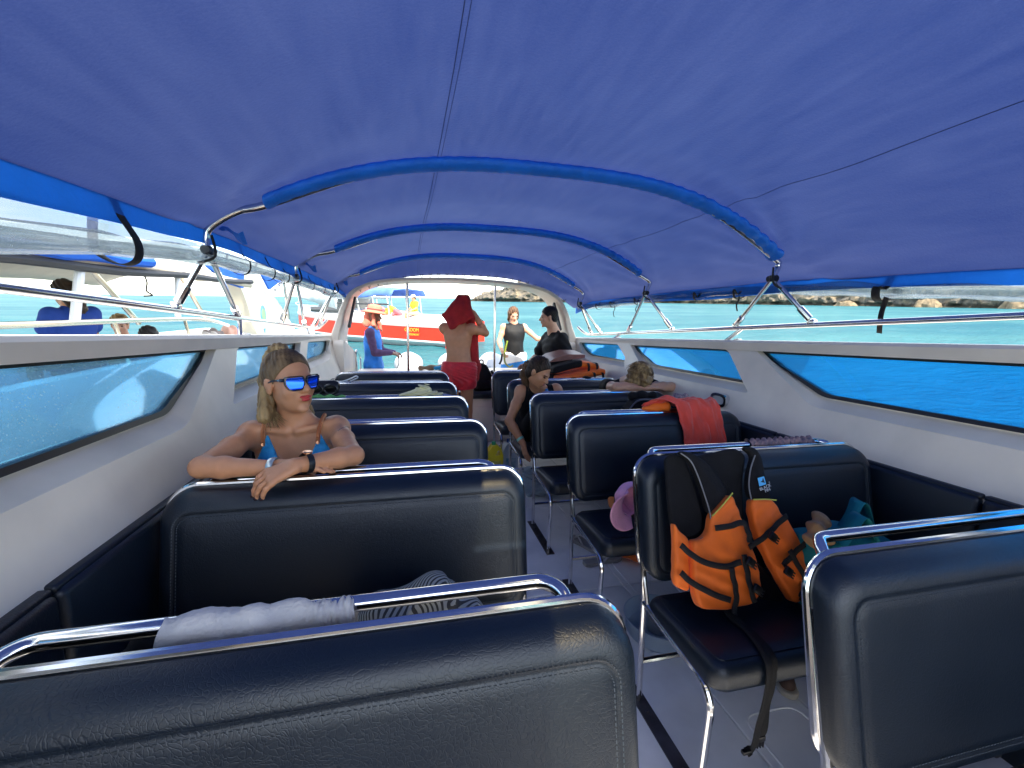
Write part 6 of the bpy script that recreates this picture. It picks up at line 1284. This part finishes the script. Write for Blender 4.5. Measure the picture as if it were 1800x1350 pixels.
seg(.58, .80, lambda u: [(1.22 - .2 * u, 1.32), (1.18 - .2 * u, 1.58)], 'dark_screen_base', mat('dark screen', (.05, .05, .05), .4))
seg(.28, .58, lambda u: [(-1.2, 2.18), (-1.0, 2.45), (0, 2.62 - .2 * abs(u - .5)), (1.0, 2.45 + .03 * math.sin(u * 12)), (1.2, 2.16 + .06 * math.sin(u * 8))], 'canvas_top', mat('faded blue canvas', (.09, .19, .58), .7, var=.2, vscale=1.5))
seg(.30, .56, lambda u: [(1.1, 2.02), (1.12, 2.12)], 'rolled_side', VINY)
for s_ in (.30, .38, .47, .56):
    for d in (-1.1, 1.1): MB().tube([rp(s_, d, 1.25), rp(s_ + .01, d, 2.2)], .03, 8).build('canopy_post', CHROME, rb)
MB().tube([rp(.30, 1.15, 1.78), rp(.60, 1.15, 1.80)], .04, 8).build('side_rail', mat('dark rail', (.04, .04, .045), .5), rb)
MB().tube(spline([rp(.86, 1.0, 1.5), rp(.94, .7, 1.72), rp(1.0, .05, 1.80)], 6), .022, 8).build('bow_rail', CHROME, rb)
for k, (s_, d, z, r, c) in enumerate(((.40, .75, 1.52, .26, (.75, .72, .70)), (.36, .9, 1.48, .22, (.70, .25, .30)), (.32, .8, 1.55, .20, (.85, .50, .05)), (.44, .85, 1.45, .2, (.72, .60, .58)), (.28, .9, 1.42, .2, (.70, .12, .14)), (.33, 1.0, 1.38, .14, (.8, .28, .06)))):
    c0 = rp(s_, d, z); V, Q = sdf([ell(tuple(c0), (r, r, r * .7)), ell(tuple(c0 + Vector((.15, -.1, -.05))), (r * .7, r * .7, r * .6))], .04, .1, nz=lambda X: .05 * np.sin(X[..., 0] * 14 + X[..., 2] * 17)); o = mkobj('beach_bundle', V, Q, mat('bundle cloth %d' % k, c, .8), None, level=True)
    reg(o, ('white bundle heaped on the deck of the red speedboat', 'pink bundle heaped on the deck of the red speedboat', 'yellow bundle heaped on the deck of the red speedboat', 'pale pink bundle nearest the bow of the red speedboat', 'red bundle aft of the heap on the red speedboat', 'orange bundle low on the deck of the red speedboat')[k], 'bundle', 'bundles heaped on the red speedboat')
def rtext(body, s_, z, size):
    M_ = frame(rp(s_, hb(s_) + .03, z), -ax_, (0, 0, 1)); return text_mesh('hull_lettering', body, size, mat('yellow lettering', (.85, .45, .03), .5), rb, M_, .004)
rtext('OROOM', .155, .70, .22); rtext('SPEEDBOAT', .145, .50, .12)
def seated(name, c, f, label, skin, shirt, hairm, bottoms, group=None, s=1.0, par_boat=None, hatm=None, sleeve=.5, longhair=False):
    # generic seated figure, level coordinates: c is the seat point, f the facing direction
    c = A_(*c); f = A_(*f); f /= np.linalg.norm(f); r = A_(f[1], -f[0], 0); u = A_(0, 0, 1); g = lambda a, b, z: c + (r * a + f * b + u * z) * s
    t = thing(name, tuple(c), label, 'person', group, level=True); hc = g(0, .05, .735); B = basis(f + A_(0, 0, -.15))
    shR, shL = g(.18, 0, .53), g(-.18, 0, .53); eR, eL = g(.23, .08, .28), g(-.23, .08, .28); wR, wL = g(.15, .28, .20), g(-.15, .28, .20)
    tor = torso_prims(g(0, 0, .08), g(0, 0, .40), g(0, 0, .58), shL, shR, g(-.10, 0, .08), g(.10, 0, .08), s)
    hp, hs = head_prims(hc, B, s); lg = []
    for q in (-.1, .1): lg += leg_prims(g(q, .02, .06), g(q, .42, .06), g(q, .42, -.36), g(q, .52, -.39), s)
    V, Q = sdf(hp + [cap(hc + B @ A_(0, -.02, -.05) * s, g(0, 0, .58), .055 * s, .06 * s, .03)] + tor + arm_prims(shR, eR, wR, s) + arm_prims(shL, eL, wL, s) + hand_prims(wR, f * .8 + A_(0, 0, -.3), (0, 0, -1), 1, .5, s) + hand_prims(wL, f * .8 + A_(0, 0, -.3), (0, 0, -1), -1, .5, s) + lg, .010, .02, sub=hs); mkobj('body', V, Q, skin, t); face_bits(t, hc, B, s, h=.003)
    cloth('shirt', tor + [cap(shR, shR * (1 - sleeve) + eR * sleeve, .06 * s, .062 * s), cap(shL, shL * (1 - sleeve) + eL * sleeve, .06 * s, .062 * s)], shirt, t, .010, .014)
    cloth('shorts', [cap(g(-.10, 0, .06), g(.10, 0, .06), .11 * s, .11 * s, .05), lg[0], lg[5]], bottoms, t, .011, .014)
    Lh = lambda x, y, z: hc + B @ (A_(x, y, z) * s)
    V, Q = sdf([ell(Lh(0, -.024, .036), A_(.088, .100, .094) * s, B), ell(Lh(0, -.06, -.03), A_(.07, .055, .06) * s, B, .02)] + ([cap(Lh(0, -.06, .0), Lh(0, -.09, -.16), .085, .075, .03), cap(Lh(0, -.09, -.16), Lh(0, -.10, -.27), .075, .05, .03)] if longhair else []), .007, .02, cuts=[(Lh(0, .055, .05), B @ A_(0, .8, -.6))], nz=lambda X: .005 * np.sin(X[..., 0] * 130 + X[..., 2] * 110)); mkobj('hair', V, Q, hairm, t)
    if hatm: MB().lathe([(.13, -.004), (.105, .004), (.10, .05), (.07, .09), (.02, .10), (0, .10)], Lh(0, 0, .065), 20, Matrix(B)).build('hat', hatm, t, sharp=None)
    return t
c0 = rp(.195, .75, 1.36); seated('person', tuple(c0 + Vector((0, 0, -.02))), (-.8, -.5, 0), 'small seated figure in yellow shirt on the red speedboat', SKA, mat('yellow shirt', (.85, .50, .02), .8), HDARK, mat('tan shorts', (.45, .32, .2), .8), hatm=mat('white cap cloth', (.8, .8, .8), .8))

# ---- neighbouring boat alongside to the left
nb_ = thing('neighbouring_boat', (-3.4, 5.5, 0), 'cream boat with beige canopy lying alongside on the left', 'boat', level=True)
NC = mat('cream gelcoat', (.74, .68, .52), .35, var=.05, vscale=2); NG = mat('beige canopy lining', (.58, .50, .38), .8, var=.08, vscale=3, bump=.2, bscale=20); NW = mat('white gelcoat neighbour', (.74, .75, .76), .3)
sec3 = [(-2.32, 1.60), (-2.30, 1.45), (-2.42, .6), (-2.8, -.4), (-4.2, -.4), (-4.6, .6), (-4.72, 1.45), (-4.70, 1.60), (-4.50, 1.60), (-4.45, 1.0), (-2.60, 1.0), (-2.50, 1.60)]
MB().grid(lambda u, v: ((lambda q: (-3.5 + (q[0] + 3.5) * (1 - .25 * max(0, v - .75) * 0), .2 + 11.5 * v, q[1] - .25 * v))(sec3[int(round(u * 12)) % 12])), 12, 24, closeu=True).build('hull', NW, nb_, sharp=.5)
# side rail with stanchions
rl = [(-2.42, .3, 2.0), (-2.42, 3.3, 1.91), (-2.42, 5.8, 1.83), (-2.45, 6.8, 1.70)]
MB().tube(spline(rl, 8), .022, 10).build('side_rail', mat('warm polished tube', (.78, .72, .60), .2, 1), nb_)
for y, z in ((1.4, 1.97), (3.0, 1.92), (4.36, 1.87), (5.55, 1.84)): MB().tube([(-2.42, y, z), (-2.42, y + .12, 1.48)], .016, 8).build('rail_post', MATS['warm polished tube'], nb_)
MB().prism(round_poly([(.3, 1.45), (3.7, 1.35), (3.62, 1.60), (3.30, 1.86), (.3, 1.93)], .08), lambda p: (-2.62, p[0], p[1]), lambda p: (-2.68, p[0], p[1])).build('side_screen', NW, nb_, sharp=.5)
MB().prism(round_poly([(1.5, 1.70), (3.25, 1.68), (3.3, 1.78), (1.5, 1.82)], .05), lambda p: (-2.612, p[0], p[1]), lambda p: (-2.625, p[0], p[1])).build('screen_slot', mat('grey slot', (.25, .26, .27), .5), nb_)
# canopy with poles
def ncan(u, v): x = -4.5 + 2.05 * v; y = .6 + 7.3 * u; q = (v - .5) * 2; return (x, y, 2.52 - .20 * abs(q) ** 3 - .02 * (y - 4) * (y > 6) + .015 * math.sin(y * 3))
o = MB().grid(ncan, 40, 16).build('canopy_lining', NG, nb_, sharp=None); md = o.modifiers.new('s', 'SOLIDIFY'); md.thickness = .05; md.offset = 1
MB().tube([(-2.44, .6 + 7.3 * k / 20, 2.31 + .012 * math.sin(k)) for k in range(21)], .035, 8).build('canopy_edge', mat('dark canopy edge', (.03, .03, .035), .6), nb_)
MB().tube([(-2.40, .6 + 4.4 * k / 20, 2.40 + .01 * math.sin(k * 2)) for k in range(21)], .05, 8).build('rolled_side', VALB, nb_)
for (y0, z0), (y1, z1), r, m_ in (((4.18, 2.34), (3.97, 1.88), .032, NW), ((4.24, 2.34), (4.78, 1.84), .022, MATS['warm polished tube']), ((5.67, 2.34), (5.50, 1.84), .028, NW), ((5.70, 2.34), (6.2, 1.80), .022, MATS['warm polished tube']), ((2.2, 2.34), (2.0, 1.94), .028, NW)):
    MB().tube([(-2.48, y0, z0), (-2.46, y1, z1)], r, 10).build('canopy_pole', m_, nb_)
for (y, L) in ((4.95, .16),): MB().tube(spline([(-2.45, y, 2.30), (-2.44, y + .02, 2.22), (-2.45, y + .01, 2.30 - L), (-2.43, y + .06, 2.10), (-2.46, y - .02, 2.09)], 5), .008, 6).build('hook_line', STRAP, nb_)
# swept radar arch fin with emblem
fin = round_poly([(8.00, 2.62), (8.96, 2.52), (9.35, 2.21), (10.03, 2.10), (10.62, 1.82), (12.07, .98), (9.2, .98), (8.70, 1.50), (8.35, 2.05), (8.05, 2.40)], .10)
finw = MB().prism(fin, lambda p: (-2.70, p[0], p[1]), lambda p: (-2.95, p[0], p[1])).build('arch_fin', NC, nb_, sharp=.5)
finw.modifiers.new('b', 'BEVEL').width = .03
MB().prism([(9.2 + .16 * math.cos(a), 1.76 + .17 * math.sin(a)) for a in np.linspace(0, 2 * PI, 25)[:-1]], lambda p: (-2.690, p[0], p[1]), lambda p: (-2.700, p[0], p[1])).build('emblem', mat('emblem blue', (.10, .32, .42), .5), finw)
MB().prism([(9.2 + .10 * math.cos(a), 1.76 + .11 * math.sin(a)) for a in np.linspace(0, 2 * PI, 19)[:-1]], lambda p: (-2.684, p[0], p[1]), lambda p: (-2.690, p[0], p[1])).build('emblem_centre', mat('emblem green', (.25, .42, .22), .5), finw)
MB().prism([(9.13, 1.50), (9.27, 1.50), (9.20, 1.40)], lambda p: (-2.690, p[0], p[1]), lambda p: (-2.700, p[0], p[1])).build('emblem_tip', MATS['emblem blue'], finw)
bc = MB()
bc.prism(round_poly([(6.8, 2.50), (8.2, 2.52), (8.1, 2.22), (7.5, 2.28)], .06), lambda p: (-2.62, p[0], p[1]), lambda p: (-2.66, p[0], p[1])); bc.build('blue_awning', VALB, nb_)
MB().prism(round_poly([(9.0, 2.52), (10.6, 2.50), (9.42, 2.22)], .05), lambda p: (-2.60, p[0], p[1]), lambda p: (-2.64, p[0], p[1])).build('blue_awning', VALB, nb_)
MB().tube([(-2.6, 10.5, 2.46), (-2.6, 9.75, 2.22)], .03, 8).build('awning_spar', mat('grey spar', (.3, .32, .36), .4, .5), nb_); MB().tube([(-2.6, 10.45, 2.46), (-2.6, 10.6, 1.62)], .03, 8).build('awning_post', CHROME, nb_)
for k in range(4):
    c1 = A_(-2.75 - .1 * (k % 2), 6.95 + .36 * k, 1.50 + .02 * (k % 3)); V, Q = sdf([ell(c1, (.13, .16, .10))], .02, .02, nz=lambda X: .02 * np.sin(X[..., 0] * 40 + X[..., 1] * 35))
    col = [(.6, .55, .5), (.25, .2, .18), (.7, .4, .3), (.5, .5, .52)][k % 4]
    reg(mkobj('deck_bundle', V, Q, mat('deck bundle %d' % (k % 4), col, .8), None, level=True), ('pale cloth bundle on the aft deck of the neighbouring boat', 'dark brown bundle on the aft deck of the neighbouring boat', 'salmon bundle on the aft deck of the neighbouring boat', 'grey bundle below the cream fin of the neighbouring boat')[k], 'bundle', 'bundles on the neighbouring deck')
seated('person', (-3.2, 5.15, 1.38), (-.9, .35, 0), 'long-haired person in blue shirt seen from behind on the left neighbouring boat', SKA, mat('royal blue shirt', (.008, .05, .30), .8), HDARK, mat('navy shorts', (.02, .03, .08), .8), longhair=True)
seated('person', (-3.30, 6.05, 1.02), (.3, -.9, 0), 'person with light hair and orange top low on the left neighbouring boat', SKB, mat('orange top', (.80, .30, .14), .8), HBLOND, mat('blue bottoms', (.02, .15, .5), .8))
seated('person', (-2.95, 5.85, .89), (.1, .95, 0), 'dark-haired person in blue, just the head above the left coaming', SKA, mat('sky blue shirt', (.03, .25, .60), .8), HBLACK, mat('black bottoms', (.02, .02, .02), .8))

# ================================================================== place everything built in boat coordinates on the tilted boat
bpy.context.view_layer.update()
for o in BOATTOP:
    o.matrix_world = BM @ Matrix.Translation(o.location)
